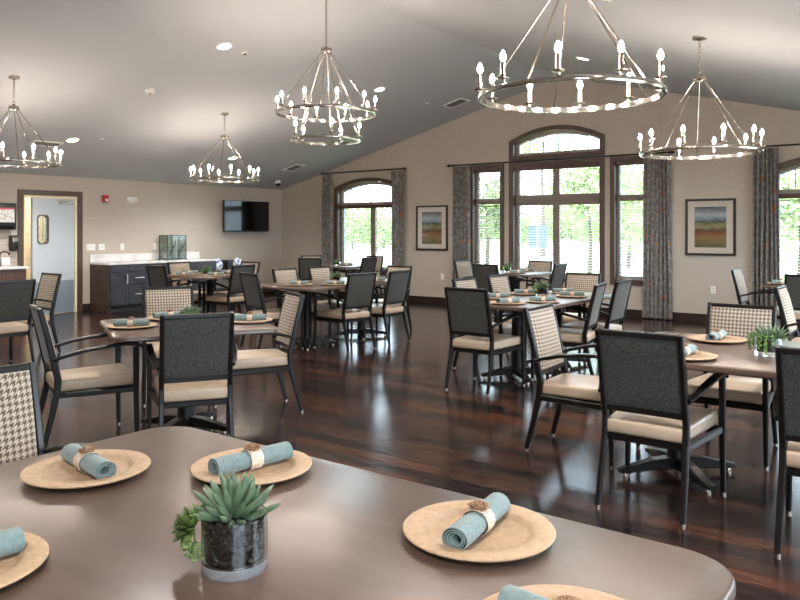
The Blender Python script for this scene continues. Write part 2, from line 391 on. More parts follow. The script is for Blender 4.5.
# curtains
def curtain(x0, x1, label, flip=1, z0=.02, z1=2.64, seed=0):
    rnd = random.Random(seed); W = x1-x0; n = 72; rows = 14; folds = max(3, round(W/.058))
    g = MB(); ph = rnd.random()*6; amps = [rnd.uniform(.6,1.2) for _ in range(folds+2)]
    def surf(off):
        for j in range(rows+1):
            t = j/rows; z = z0+(z1-z0)*t; sp = 1+.12*(1-t)
            for i in range(n+1):
                u = i/n; k = u*folds; a = amps[int(k) % len(amps)]
                y = .045*a*math.sin(2*PI*k+ph+.5*math.sin(3*t+u*5))*(1-.35*t)+off
                x = (u-.5)*W*sp+.006*math.sin(9*u+4*t)
                g.v.append((x, y, z))
    surf(0); surf(.003); m = (rows+1)*(n+1)
    for j in range(rows):
        for i in range(n):
            a = j*(n+1)+i; g.f.append((a,a+1,a+n+2,a+n+1)); g.f.append((m+a,m+a+n+1,m+a+n+2,m+a+1))
    for i in range(n):
        g.f.append((i,m+i,m+i+1,i+1)); b = rows*(n+1)+i; g.f.append((b,b+1,m+b+1,m+b))
    for j in range(rows):
        a = j*(n+1); g.f.append((a,a+n+1,m+a+n+1,m+a)); b = a+n; g.f.append((b,m+b,m+b+n+1,b+n+1))
    o = g.build('curtain', curtm, None, True, ((x0+x1)/2, WY-.085, 0)); tag(o, label, 'curtain', 'patterned drapes')
    return o
curtain(-11.08, -10.79, 'grey and rust patterned drape left of the left arched window', seed=1)
curtain(-9.17, -8.86, 'grey and rust patterned drape right of the left arched window', seed=2)
curtain(-7.71, -7.33, 'grey and rust patterned drape at left end of the long rod', seed=3)
curtain(-4.06, -3.63, 'grey and rust patterned drape at right end of the long rod', seed=4)
curtain(-2.41, -2.07, 'grey and rust patterned drape beside the right framed picture', seed=5)
curtain(-.57, -.23, 'grey and rust patterned drape at the far right corner', seed=6)
def rod(xa, xb, label, br):
    root = empty('curtain_rod', ((xa+xb)/2, WY-.09, 2.67)); tag(root, label, 'curtain rod', 'black curtain rods')
    h = (xb-xa)/2
    MB().tube([(-h,0,0),(h,0,0)], .013, 10).build('pole', blackm, root, True)
    for s in (-1, 1): MB().lathe([(.0,-.03),(.018,-.024),(.026,-.004),(.026,.014),(.014,.028),(0,.03)], 12, (s*(h+.02),0,0), 'x').build('finial', blackm, root, True)
    for b in br: MB().box(b-(xa+xb)/2-.008, b-(xa+xb)/2+.008, .0, .089, -.012, .012).box(b-(xa+xb)/2-.015, b-(xa+xb)/2+.015, .083, .0895, -.03, .03).build('bracket', blackm, root)
rod(-11.07, -8.87, 'black curtain rod over the left arched window', (-11.02,-8.92))
rod(-7.78, -3.61, 'long black curtain rod across the three middle windows', (-7.74,-5.6,-3.66))
rod(-2.44, -.2, 'black curtain rod over the right arched window', (-2.42,-.22))

# ------------------------------------------------------------------ pictures
def art_mat(name, flip):
    m = mat(name, '#888888', .35)
    tc = nd(m,'ShaderNodeTexCoord'); sx = nd(m,'ShaderNodeSeparateXYZ'); lk(m, tc.outputs['Object'], sx.inputs[0])
    mp = nd(m,'ShaderNodeMapping'); mp.inputs['Scale'].default_value=(1.5,1,7); mp.inputs['Location'].default_value=(flip,0,flip); lk(m, tc.outputs['Object'], mp.inputs[0])
    nz = nd(m,'ShaderNodeTexNoise'); nz.inputs['Scale'].default_value=5; nz.inputs['Detail'].default_value=6; lk(m, mp.outputs[0], nz.inputs[0])
    ma = nd(m,'ShaderNodeMath', operation='MULTIPLY_ADD'); lk(m, nz.outputs[0], ma.inputs[0]); ma.inputs[1].default_value=.16; ma.inputs[2].default_value=-.08
    m2 = nd(m,'ShaderNodeMath', operation='ADD'); lk(m, ma.outputs[0], m2.inputs[0]); lk(m, sx.outputs[2], m2.inputs[1])
    mr = nd(m,'ShaderNodeMapRange'); mr.inputs[1].default_value=-.32; mr.inputs[2].default_value=.32; lk(m, m2.outputs[0], mr.inputs[0])
    cr = nd(m,'ShaderNodeValToRGB'); els = [(0,'#4A4A2C'),(.1,'#6B6638'),(.2,'#7E6840'),(.28,'#8C6638'),(.36,'#7A4526'),(.43,'#4C4128'),(.5,'#8A875A'),(.58,'#77795A'),(.64,'#3F4238'),(.7,'#7F96A3'),(.8,'#A5AEB0'),(.9,'#7C8488'),(1,'#4E5052')]
    e = cr.color_ramp.elements; e[0].color = lin(els[0][1]); e[1].color = lin(els[-1][1])
    for p, cc in els[1:-1]: q = e.new(p); q.color = lin(cc)
    lk(m, mr.outputs[0], cr.inputs[0]); lk(m, cr.outputs[0], bsdf(m).inputs['Base Color']); return m
matboard = mat('mat_board', '#CFC6BC', .7)
def picture(x, label, sd):
    root = empty('framed_picture', (x, WY-.02, 1.48)); tag(root, label, 'picture', 'framed landscape pictures')
    MB().ring(rect_outline(-.37,.37,-.44,.44), rect_outline(-.335,.335,-.405,.405), -.015, .019).build('frame', mat('picture_frame_wood','#2B1F1A',.35), root)
    MB().ring(rect_outline(-.336,.336,-.406,.406), rect_outline(-.235,.235,-.315,.315), .0, .012).build('mat_board', matboard, root)
    MB().box(-.24,.24,.004,.01,-.32,.32).build('print', art_mat('landscape_print_%d' % sd, sd*3.1), root)
    MB().box(-.336,.336,-.006,-.003,-.406,.406).build('glazing', picglass, root)
picture(-8.24, 'framed landscape print between the left window and the middle windows', 1)
picture(-3.04, 'framed landscape print between the middle windows and the right window', 2)
# ------------------------------------------------------------------ small wall things
def outlet(name, label, x=None, y=None, z=.5, w=.07, h=.115, gang=1, toggles='outlet'):
    root = empty(name, (x, WY, z) if x is not None else (WX, y, z), 0 if x is not None else R(90))
    tag(root, label, 'outlet' if toggles == 'outlet' else 'light switch', 'wall plates')
    MB().rbox(-w/2, w/2, -.008, -.0005, -h/2, h/2, .003).build('plate', white, root)
    for g in range(gang):
        xx = (g-(gang-1)/2)*.045
        if toggles == 'outlet':
            for s in (-1,1): MB().rbox(xx-.014, xx+.014, -.0105, -.006, s*.024-.012, s*.024+.012, .002).build('socket', mat('socket_grey','#C6C3BE',.5) if 'sg' not in globals() else sg, root)
        else: MB().rbox(xx-.006, xx+.006, -.02, -.006, -.012, .012, .002).build('toggle', white, root)
sg = mat('socket_grey', '#C6C3BE', .5)
outlet('wall_outlet', 'white outlet low on the wall below the left picture', x=-8.0, z=.53)
outlet('wall_outlet', 'white outlet low on the wall below the right picture', x=-3.0, z=.51)
outlet('light_switch', 'three gang white switch plate nearest the door frame', y=7.44, z=1.13, w=.17, gang=3, toggles='s')
outlet('light_switch', 'two gang white switch plate right of the three gang plate', y=7.65, z=1.13, w=.12, gang=2, toggles='s')
outlet('wall_outlet', 'white outlet above the left end of the counter', y=8.065, z=1.13)
outlet('wall_outlet', 'white outlet just left of the glass display case', y=8.77, z=1.12)
r = empty('fire_alarm', (WX, 7.71, 2.005), R(90)); tag(r, 'red fire alarm strobe on the wall right of the door', 'fire alarm')
MB().rbox(-.055,.055,-.05,.001,-.065,.065,.006).build('housing', redm, r); MB().rbox(-.025,.035,-.075,-.05,-.05,0,.01).build('strobe', white, r)
r = empty('emergency_light', (WX, 8.24, 2.01), R(90)); tag(r, 'white emergency light high on the wall above the counter', 'emergency light')
MB().rbox(-.10,.11,-.06,.001,-.055,.05,.015).build('housing', white, r)
for s in (-1,1): MB().lathe([(.0,0),(.03,.005),(.036,.03),(.03,.05),(0,.055)], 12, (s*.05,-.075,-.055), 'z').build('lamp_head', white, r, True)
# television
tvr = empty('television', (WX, 10.97, 1.735)); tag(tvr, 'black flat television mounted on the wall near the corner', 'television')
tilt = Matrix.Rotation(R(6), 4, 'Y')
MB().rbox(.0,.045,-.635,.635,-.33,.33,.008).xf(Matrix.Translation((.13,0,0)) @ Matrix.Rotation(R(0),4,'Z')).build('housing', matblack, tvr)
MB().box(.1745,.177,-.62,.62,-.305,.318).build('screen', glossblack, tvr)
MB().box(.001,.02,-.2,.2,-.15,.15).box(.02,.13,-.04,.04,-.06,.06).build('wall_mount', matblack, tvr)

# ------------------------------------------------------------------ door
dr = empty('door_1', (WX, (DY0+DY1)/2, 0)); tag(dr, kind='structure')
cy = (DY0+DY1)/2; hw = (DY1-DY0)/2
def U(y0, y1, z1, t): return [(y0,0),(y0+t,0),(y0+t,z1-t),(y1-t,z1-t),(y1-t,0),(y1,0),(y1,z1),(y0,z1)]
MB().prism(U(-hw-.09, hw+.09, DZ+.09, .09), 0, .03, 'x').build('casing', winwood, dr)
MB().prism(U(-hw, hw, DZ, .035), -.16, .005, 'x').build('jamb', creamm, dr)
leaf = empty('leaf', (0,0,0)); leaf.parent = dr; leaf.location = (-.04, hw-.045, 0); leaf.rotation_euler = (0,0,R(13)+0)
wL = .86
wy, wz, ww, wh = -.655, 1.445, .105, .235
def octo(g): return [(wy-ww-g+.04,wz-wh-g),(wy+ww+g-.04,wz-wh-g),(wy+ww+g,wz-wh-g+.04),(wy+ww+g,wz+wh+g-.04),(wy+ww+g-.04,wz+wh+g),(wy-ww-g+.04,wz+wh+g),(wy-ww-g,wz+wh+g-.04),(wy-ww-g,wz-wh-g+.04)]
op = octo(-.0); P8 = [(-wL+.08,.012),(-.13,.012),(0,.142),(0,1.84),(-.13,1.97),(-wL+.08,1.97),(-wL,1.89),(-wL,.092)]
MB().ring(P8, op, -.022, .022, 'x').prism([(-wL,.012),(-wL+.08,.012),(-wL,.092)],-.022,.022,'x').prism([(0,.012),(0,.142),(-.13,.012)],-.022,.022,'x').prism([(0,1.97),(-.13,1.97),(0,1.84)],-.022,.022,'x').prism([(-wL,1.97),(-wL,1.89),(-wL+.08,1.97)],-.022,.022,'x').build('door_panel', doorm, leaf)
MB().ring(octo(.012), octo(-.008), -.03, .03, 'x').build('vision_frame', mat('bronze_frame','#5A5048',.4), leaf)
MB().prism(octo(-.01), -.003, .003, 'x').build('vision_glass', thinglass, leaf)
MB().box(-.004,.004,wy+.015,wy+.022,wz-wh,wz+wh).build('vision_bar', mat('bronze_bar','#8A7E70',.4), leaf)
MB().box(.0225,.026,-wL+.01,-.01,.02,.57).build('kick_plate', kickm, leaf)
MB().rbox(.022,.06,-.34,-.06,1.88,1.94,.006).build('door_closer', nickel, leaf)
for z in (.25, 1.0, 1.8): MB().tube([(-.025,hw-.036,z-.05),(-.025,hw-.036,z+.05)], .008, 8).build('hinge', nickel, dr)
# room seen through the door opening
tag(MB().box(WX-1.55, WX-1.5, DY0-1.5, DY1+2.2, 0, 2.45).box(WX-1.5,WX-.16,DY1+1.9,DY1+1.95,0,2.45).box(WX-1.5,WX-.16,DY0-1.45,DY0-1.4,0,2.45).build('wall_kitchen', creamtile), kind='structure')
tag(MB().box(WX-1.6, WX-.2, DY0-1.5, DY1+2.2, -.12, 0).build('floor_kitchen', creamm), kind='structure')
tag(MB().box(WX-1.6, WX-.2, DY0-1.5, DY1+2.2, 2.45, 2.5).build('ceiling_kitchen', creamm), kind='structure')

kl = empty('kitchen_fill_light', (WX-.8, 6.9, 2.445)); tag(kl, 'unseen ceiling light added to brighten the room behind the pale blue door', 'ceiling light')  # unseen lamp, added so the room behind the door looks bright
MB().rbox(-.3,.3,-.6,.6,-.05,.0,.01).build('housing', white, kl); MB().box(-.27,.27,-.57,.57,-.055,-.051).build('diffuser', emit('kitchen_fill_lens','#FFF0D8',7), kl)
# ------------------------------------------------------------------ cabinets along the left wall
pull = mat('satin_pull', '#D6D2CC', .4, .5)
def shaker(root, xf, y0, y1, z0, z1, m, name, handle, hm=pull):
    p = MB().box(xf, xf+.014, y0+.003, y1-.003, z0+.003, z1-.003)
    p.ring(rect_outline(y0+.003,y1-.003,z0+.003,z1-.003), rect_outline(y0+.05,y1-.05,z0+.05,z1-.05), xf+.014, xf+.022, 'x') if (z1-z0) > .2 else p.box(xf+.014,xf+.02,y0+.003,y1-.003,z0+.003,z1-.003)
    o = p.build(name, m, root)
    if handle == 'h': pts = [(xf+.02,(y0+y1)/2-.08,(z0+z1)/2),(xf+.05,(y0+y1)/2-.075,(z0+z1)/2),(xf+.05,(y0+y1)/2+.075,(z0+z1)/2),(xf+.02,(y0+y1)/2+.08,(z0+z1)/2)]
    elif handle == 'v': pts = [(xf+.02,y1-.035,z1-.2),(xf+.05,y1-.035,z1-.195),(xf+.05,y1-.035,z1-.055),(xf+.02,y1-.035,z1-.05)]
    else: return o
    MB().tube(pts, .009, 6).build('handle', hm, o)
    return o
XF = WX+.60
units = [(7.44,7.79,'door','base cabinet with one door at the left end of the counter'),(7.79,8.24,'drw','drawer cabinet second from the left under the counter'),
         (8.24,9.00,'door','base cabinet with one door right of the drawers, behind the table'),(9.00,9.76,'drw','drawer cabinet at the right end of the counter')]
for i, (a, b, k, lab) in enumerate(units):
    root = empty('base_cabinet', (0,0,0)); tag(root, 'dark slate '+lab, 'cabinet', 'base cabinets under the white counter')
    MB().box(WX+.002, XF, a+.001, b-.001, .1, .825).build('carcass', cabm, root)
    MB().box(WX+.002, XF-.07, a+.001, b-.001, .0, .1).build('toe_kick', cabm, root)
    if i == 0: MB().box(WX+.002, XF+.002, a-.018, a, .0, .825).build('end_panel', cabend, root)
    shaker(root, XF, a, b, .70, .825, cabm, 'drawer', None if k == 'door' else None)
    if k == 'door': shaker(root, XF, a, b, .12, .69, cabm, 'door', 'v')
    else:
        for z0, z1 in ((.48,.69),(.12,.47)): shaker(root, XF, a, b, z0, z1, cabm, 'drawer', 'h')
ct = empty('countertop', (0,0,0)); tag(ct, 'white quartz countertop with low backsplash running over the slate cabinets', 'countertop')
MB().rbox(WX+.002, WX+.63, 7.42, 9.80, .827, .862, .004).build('slab', whitem, ct)
MB().rbox(WX+.002, WX+.022, 7.42, 9.82, .864, 1.0, .003).build('backsplash', whitem, ct)
# glass case
gx0, gx1, gy0, gy1, gz0, gz1 = WX+.07, WX+.32, 8.83, 9.26, .885, 1.335
gc = empty('glass_display_case', ((gx0+gx1)/2, (gy0+gy1)/2, .862)); tag(gc, 'clear glass display case with dark branch handles on the white counter', 'display case')
hx, hy = (gx1-gx0)/2, (gy1-gy0)/2; hz_ = gz1-gz0
p = MB()
for s in (-1,1): p.box(s*hx-.003, s*hx+.003, -hy, hy, .02, hz_+.02); p.box(-hx, hx, s*hy-.003, s*hy+.003, .02, hz_+.02)
p.box(-hx,hx,-hy,hy,.016,.022).box(-hx,hx,-hy,hy,hz_+.018,hz_+.024).box(-hx,hx,-hy,hy,.24,.245)
p.build('glass_panes', caseglass, gc)
dk = mat('dark_teal_metal', '#2F4244', .4)
fr = MB()
for sx_ in (-1,1):
    for sy in (-1,1): fr.box(sx_*hx-.006, sx_*hx+.006, sy*hy-.006, sy*hy+.006, .0, hz_+.026)
    for zz in (.018, hz_+.022): fr.box(sx_*hx-.005, sx_*hx+.005, -hy, hy, zz-.006, zz+.006)
for sy in (-1,1):
    for zz in (.018, hz_+.022): fr.box(-hx, hx, sy*hy-.005, sy*hy+.005, zz-.006, zz+.006)
fr.box(hx-.004, hx+.006, -.12, -.104, .018, hz_+.022)
fr.build('frame', dk, gc)
def branch(y0):
    b = MB(); pts = [(hx+.012,y0+.0,.07),(hx+.02,y0+.03,.16),(hx+.015,y0+.09,.24),(hx+.02,y0+.13,.30),(hx+.012,y0+.16,.40)]
    b.tube(pts, [.009,.008,.009,.007,.004], 6)
    b.tube([pts[2],(hx+.02,y0+.04,.29)], [.006,.003], 5).tube([pts[2],(hx+.02,y0+.15,.25)], [.006,.003], 5).tube([pts[1],(hx+.02,y0-.01,.20)], [.006,.003], 5)
    b.build('branch_handle', blackm, gc, True)
branch(-hy+.03); branch(.03)
for sy in (-1,1):
    for sx_ in (-1,1): MB().lathe([(.0,0),(.016,.002),(.016,.014),(0,.018)], 10, (sx_*(hx+.01), sy*(hy+.012), .0)).build('foot', dk, gc, True)

# console beside the counter with blue and white jars
cs = empty('console_table', (WX+.25, 10.25, 0)); tag(cs, 'low dark console standing right of the counter below the television', 'console table')
MB().rbox(-.2,.2,-.42,.6,.58,.62,.006).build('top', blackm, cs)
for sx_ in (-.17,.17):
    for sy in (-.39,.57): MB().box(sx_-.02,sx_+.02,sy-.02,sy+.02,0,.58).build('leg', blackm, cs)
MB().box(-.18,.18,-.4,.58,.2,.23).build('shelf', blackm, cs)
porc = mat('blue_white_porcelain', '#D5DAE2', .2); noise_col(porc, '#40609C', '#E2E6EC', (1,1,1), 16, 3, .42, .5)
for y, r_, lab in ((10.06,.13,'blue and white patterned round jar standing next to the counter end'),(10.62,.10,'smaller blue and white patterned jar near the television')):
    tag(MB().lathe([(.0,0),(r_*.7,.0),(r_,.06),(r_*1.05,.12),(r_*.9,.19),(r_*.55,.22),(r_*.6,.245),(r_*.5,.245),(r_*.45,.2),(0,.19)], 20).build('porcelain_jar', porc, None, True, (WX+.26, y, .62)), lab, 'jar', 'blue and white jars')
for y, hh, lab in ((9.88,.22,'small black box right beside the counter end'),(10.34,.2,'small black box between the two patterned jars')):
    b = empty('storage_box', (WX+.26, y, .62)); tag(b, lab, 'box', 'black boxes on the console')
    MB().rbox(-.1,.1,-.075,.075,0,hh-.04,.006).build('body', matblack, b); MB().rbox(-.104,.104,-.079,.079,hh-.039,hh,.006).build('lid', cabm, b)

# sink counter left of the door
sk = empty('sink_cabinet', (0,0,0)); tag(sk, 'dark walnut sink cabinet with drawer fronts left of the door', 'cabinet')
MB().box(WX+.002, WX+.56, 4.2, 6.00, .1, .82).build('carcass', sinkcab, sk); MB().box(WX+.002, WX+.5, 4.2, 6.00, 0, .1).build('toe_kick', sinkcab, sk)
for a, b in ((5.46,5.97),(4.9,5.42),(4.3,4.86)):
    shaker(sk, WX+.56, a, b, .62, .80, sinkcab, 'drawer', None); shaker(sk, WX+.56, a, b, .12, .60, sinkcab, 'door', 'v')
MB().rbox(WX+.002, WX+.62, 4.15, 6.03, .822, .86, .004).build('worktop', whitem, sk)
tag(MB().box(WX+.0005, WX+.006, 4.15, 6.13, .862, 1.75).build('backsplash_tile', tilem), 'pale tile backsplash on the wall above the sink cabinet', 'backsplash')
fa = empty('faucet', (WX+.10, 5.80, .862)); tag(fa, 'bronze gooseneck faucet over the sink cabinet at left edge', 'faucet')
bz = mat('oiled_bronze', '#4A3830', .3, .8)
MB().tube([(0,0,0),(0,0,.02),(0,.0,.16),(.02,.02,.21),(.07,.05,.23),(.12,.09,.205),(.13,.10,.17)], [.03,.014,.012,.012,.012,.012,.014], 10).build('spout', bz, fa, True)
MB().tube([(0,-.1,0),(0,-.1,.05),(.02,-.12,.10)], [.018,.012,.008], 8).build('lever', bz, fa, True)
tag(MB().rbox(WX+.012, WX+.05, 5.86, 6.00, .862, .99, .01).build('tissue_box', white), 'white tissue box beside the faucet on the sink worktop', 'box')
tb = empty('paper_towel_dispenser', (WX+.0055, 5.83, 1.44)); tag(tb, 'black paper towel dispenser with a printed notice on its front', 'paper towel dispenser')
MB().rbox(0,.18,-.42,.21,0,.43,.02,3).build('housing', matblack, tb, True)
notice = mat('notice_paper', '#CFCBC8', .6)
def notice_tex(m):
    tc = nd(m,'ShaderNodeTexCoord'); sx = nd(m,'ShaderNodeSeparateXYZ'); lk(m, tc.outputs['Object'], sx.inputs[0])
    nz = nd(m,'ShaderNodeTexNoise'); nz.inputs['Scale'].default_value=26; lk(m, tc.outputs['Object'], nz.inputs[0])
    cr = nd(m,'ShaderNodeValToRGB'); cr.color_ramp.elements[0].position=.38; cr.color_ramp.elements[1].position=.5; cr.color_ramp.elements[0].color=lin('#9C9A9B'); cr.color_ramp.elements[1].color=lin('#DAD7D4'); lk(m, nz.outputs[0], cr.inputs[0])
    gt = nd(m,'ShaderNodeMath', operation='GREATER_THAN'); gt.inputs[1].default_value=.325; lk(m, sx.outputs[2], gt.inputs[0])
    mx = nd(m,'ShaderNodeMix', data_type='RGBA'); lk(m, gt.outputs[0], mx.inputs[0]); lk(m, cr.outputs[0], mx.inputs[6]); mx.inputs[7].default_value=lin('#C24A48'); lk(m, mx.outputs[2], bsdf(m).inputs['Base Color'])
notice_tex(notice)
MB().box(.181,.183,-.39,.17,.12,.35).build('notice', notice, tb)
MB().rbox(.06,.2,-.38,.15,.01,.06,.01).build('tray', glossblack, tb)
sd = empty('soap_dispenser', (WX+.0055, 6.05, 1.10)); tag(sd, 'black wall soap dispenser between the towel dispenser and the door', 'soap dispenser')
MB().rbox(0,.10,-.06,.065,.0,.25,.02,3).build('housing', matblack, sd, True)
MB().rbox(.09,.115,-.04,.045,.14,.22,.01).build('window', nickel, sd); MB().rbox(.05,.12,-.03,.035,-.012,.03,.006).build('push_bar', matblack, sd)

# ------------------------------------------------------------------ chair
def make_chair():
    root = empty('dining_chair')
    prof = [(.0,.012),(.05,.2),(.085,.36),(.093,.46),(.07,.56),(.035,.72),(-.015,.92)]
    def at(z):
        for (a, za), (b, zb) in zip(prof, prof[1:]):
            if za <= z <= zb: return a+(b-a)*(z-za)/(zb-za)
        return prof[-1][0]
    for s in (-1, 1):
        X = .205
        pts = [(s*(X+.008),at(.012)-.0,.012),(s*(X+.005),at(.2),.2),(s*X,at(.36),.36),(s*X,at(.46),.46)]
        lg = MB().sweep(pts, [rrect(.026,.030),rrect(.028,.036),rrect(.03,.042),rrect(.03,.042)]).build('leg', framem, root)
        MB().lathe([(0,0),(.014,0),(.014,.012),(.009,.016),(0,.018)], 10, (s*(X+.008),.0,0)).build('glide', nickel, lg, True)
        fl = MB().sweep([(s*.262,.578,.012),(s*.258,.572,.3),(s*.258,.572,.62),(s*.258,.568,.64)], [rrect(.026,.026),rrect(.03,.034),rrect(.032,.038),rrect(.03,.036)]).build('leg', framem, root)
        MB().lathe([(0,0),(.014,0),(.014,.012),(.009,.016),(0,.018)], 10, (s*.262,.578,0)).build('glide', nickel, fl, True)
        arm = [(s*.223,.062,.585),(s*.238,.13,.607),(s*.254,.25,.637),(s*.262,.38,.655),(s*.264,.50,.662),(s*.262,.575,.658),(s*.26,.603,.645),(s*.26,.612,.628)]
        MB().sweep(arm, [rrect(.024,.022),rrect(.034,.022),rrect(.044,.022),rrect(.05,.022),rrect(.05,.022),rrect(.048,.022),rrect(.044,.02),rrect(.042,.018)]).build('armrest', framem, root)
    f = MB()
    for s in (-1, 1):
        f.sweep([(s*.205,at(z),z) for z in (.455,.56,.64,.72,.80,.918)], [rrect(.03,.042),rrect(.03,.042),rrect(.029,.04),rrect(.028,.038),rrect(.028,.036),rrect(.028,.034)])
    for z, h in ((.904,.03),(.508,.034)):
        f.sweep([(-.2,at(z),z),(.2,at(z),z)], rrect(.03,h), (0,1,0))
    f.build('back_frame', framem, root)
    # upholstered back: outer panel towards -y, inner pad towards +y
    def pad(off_a, off_b, name, m, bulge, inset=.0):
        g = MB(); nx, nz = 8, 8
        def lay(off, bl):
            for j in range(nz+1):
                for i in range(nx+1):
                    u, v = i/nx*2-1, j/nz; z = .522+inset+(.372-2*inset)*v; x = u*(.193-inset)
                    e = (1-abs(u)**6)*(1-abs(v*2-1)**6); g.v.append((x, at(z)+off+bl*e, z))
        lay(off_a, 0); lay(off_b, bulge); m2 = (nx+1)*(nz+1)
        for j in range(nz):
            for i in range(nx):
                a = j*(nx+1)+i; g.f.append((a,a+1,a+nx+2,a+nx+1)); g.f.append((m2+a,m2+a+nx+1,m2+a+nx+2,m2+a+1))
        for i in range(nx):
            g.f.append((i,m2+i,m2+i+1,i+1)); b = nz*(nx+1)+i; g.f.append((b,b+1,m2+b+1,m2+b))
        for j in range(nz):
            a = j*(nx+1); g.f.append((a,a+nx+1,m2+a+nx+1,m2+a)); b = a+nx; g.f.append((b,m2+b,m2+b+nx+1,b+nx+1))
        return g.build(name, m, root, True)
    pad(-.004, -.012, 'back_panel', backfab, -.005)
    pad(.0, .014, 'backrest', hound, .022)
    # seat rails and cushion
    MB().sweep([(-.205,.098,.352),(.205,.098,.352)], rrect(.024,.038), (0,1,0)).sweep([(-.255,.565,.352),(.255,.565,.352)], rrect(.024,.038), (0,1,0)) \
        .sweep([(-.208,.09,.352),(-.256,.57,.352)], rrect(.022,.038)).sweep([(.208,.09,.352),(.256,.57,.352)], rrect(.022,.038)).box(-.19,.19,.11,.55,.355,.368).build('seat_frame', framem, root)
    b = MB().rbox(-.25,.25,.075,.592,.373,.448,.018,3)
    b.v = [(x*(.80+.2*min(1,max(0,(y-.075)/.45))), y, z+(.012*(1-(x/.25)**2)*(1-((y-.33)/.27)**2) if z > .42 else 0)+.012*(y-.3)) for x, y, z in b.v]
    b.v = [(x*(.96 if abs(x) > .235 and y > .5 else 1), y, z) for x, y, z in b.v]
    b.build('seat', vinyl, root, True)
    return root
proto_chair = make_chair()
PL = 'black armchair, '
chairs = [ # back-line centre x,y, facing angle, label
 (-1.265,3.70,0,'grey back to camera, largest, in front of the right front table'),
 (-.41,3.61,0,'grey back to camera, cut by the right edge, at the right front table'),
 (-1.17,5.48,180,'patterned front on the far side of the right front table'),
 (-2.24,4.60,-88,'patterned back seen edge-on, left end of the right front table'),
 (-2.83,1.245,-94,'patterned front, left end of the large foreground table'),
 (-3.70,2.92,57,'grey back to camera, near side of the left middle table'),
 (-4.90,2.56,-20,'seen from behind its side, left of the left middle table'),
 (-4.31,4.36,152,'patterned front facing left, right side of the left middle table'),
 (-5.67,4.15,-119,'patterned front facing camera, pushed back behind the left middle table'),
 (-3.45,5.63,0,'grey back to camera, near end of the long centre table'),
 (-4.18,6.79,-90,'patterned front, nearer of two on the left of the long centre table'),
 (-4.18,7.515,-90,'patterned front, farther of two on the left of the long centre table'),
 (-2.72,6.85,100,'blue sheen back, nearer of two on the right of the long centre table'),
 (-2.70,7.43,90,'blue sheen back, farther of two on the right of the long centre table'),
 (-3.565,8.47,180,'patterned front facing camera, far end of the long centre table'),
 (-6.80,10.98,-97,'pale sheen front, left side of the table by the middle windows'),
 (-5.74,9.915,0,'grey back to camera, at the table by the middle windows'),
 (-5.62,11.55,180,'patterned front facing camera, against the middle window'),
 (-4.895,10.74,90,'blue back, right side of the table by the middle windows'),
 (-6.74,6.08,-14,'grey back to camera, near end of the long table left of centre'),
 (-7.22,7.14,-90,'patterned front, nearer of two, corner side of table left of centre'),
 (-7.20,7.80,-90,'patterned front, farther of two, corner side of table left of centre'),
 (-5.67,6.88,80,'blue sheen back, nearer of two, window side of table left of centre'),
 (-5.66,7.62,90,'blue sheen back, farther of two, window side of table left of centre'),
 (-6.42,8.635,180,'patterned front, far end of the long table left of centre'),
 (-10.62,11.27,-125,'pale front, left side of the table by the left window'),
 (-9.63,10.17,32,'grey back to camera, at the table by the left window'),
 (-8.92,11.045,90,'blue back, right side of the table by the left window'),
 (-9.35,11.75,180,'patterned front, against the left arched window'),
 (-9.32,6.62,0,'grey back to camera, left side of the table near the counter'),
 (-10.12,7.62,-90,'patterned front, between the counter and its table'),
 (-8.45,7.50,90,'blue back, right side of the table near the counter'),
 (-9.26,8.37,180,'patterned front mostly hidden, below the television'),
 (-7.69,3.77,90,'blue back cut by the left edge'),
 (-8.62,4.66,178,'patterned front facing left, in front of the pale blue door'),
 (-2.28,10.45,-90,'pale front facing right, beside the right drape'),
 (-1.26,7.50,-90,'patterned front facing right, behind the right front table'),
 (-1.38,9.70,0,'grey back to camera, in front of the right arched window'),
]
for i, (x, y, a, lab) in enumerate(chairs):
    o = proto_chair if i == 0 else copy_tree(proto_chair)
    o.location = (x, y, 0); o.rotation_euler = (0,0,R(a)); tag(o, PL+lab, 'chair', 'dining armchairs')

# ------------------------------------------------------------------ tables
def table(x, y, lx, ly, rz, label, peds, r=.09, cross=.36):
    root = empty('dining_table', (x, y, 0), R(rz)); tag(root, label, 'table', 'dining tables')
    out = roundrect(-lx/2, lx/2, -ly/2, ly/2, r)
    t = MB(); lv = [(0,.728,.006),(0,.733,.0),(0,.752,.0),(0,.757,.003),(0,.76,.008)]; n = len(out); ctr = Vector((0,0))
    for _, z, ins in lv:
        for px, py in out: t.v.append((px*(1-ins/(lx/2)), py*(1-ins/(ly/2)), z))
    for k in range(len(lv)-1):
        for i in range(n): t.f.append((k*n+i, k*n+(i+1)%n, (k+1)*n+(i+1)%n, (k+1)*n+i))
    t.f.append(tuple(range(n-1,-1,-1))); t.f.append(tuple((len(lv)-1)*n+i for i in range(n)))
    t.build('tabletop', topm, root, True)
    for px, py in peds:
        MB().lathe([(0,.09),(.062,.09),(.058,.16),(.055,.70),(.06,.712),(0,.712)], 16, (px,py,0)).build('column', framem, root, True)
        b = MB().box(px-.22,px+.22,py-.22,py+.22,.712,.727); b.build('mounting_plate', blackm, root)
        for k in range(4):
            a = R(45+90*k); d = Vector((math.cos(a), math.sin(a), 0)); c0 = Vector((px,py,0))
            pts = [c0+d*.03+Vector((0,0,.075)), c0+d*.15+Vector((0,0,.07)), c0+d*(cross-.05)+Vector((0,0,.045)), c0+d*cross+Vector((0,0,.04))]
            side = (-d.y, d.x, 0)
            lg = MB().sweep(pts, [rrect(.075,.07),rrect(.07,.06),rrect(.055,.036),rrect(.045,.024)], side).build('leg', framem, root)
            MB().lathe([(0,0),(.016,0),(.016,.02),(.01,.03),(0,.03)], 10, tuple(c0+d*(cross-.04))).build('glide', nickel, lg, True)
    return root
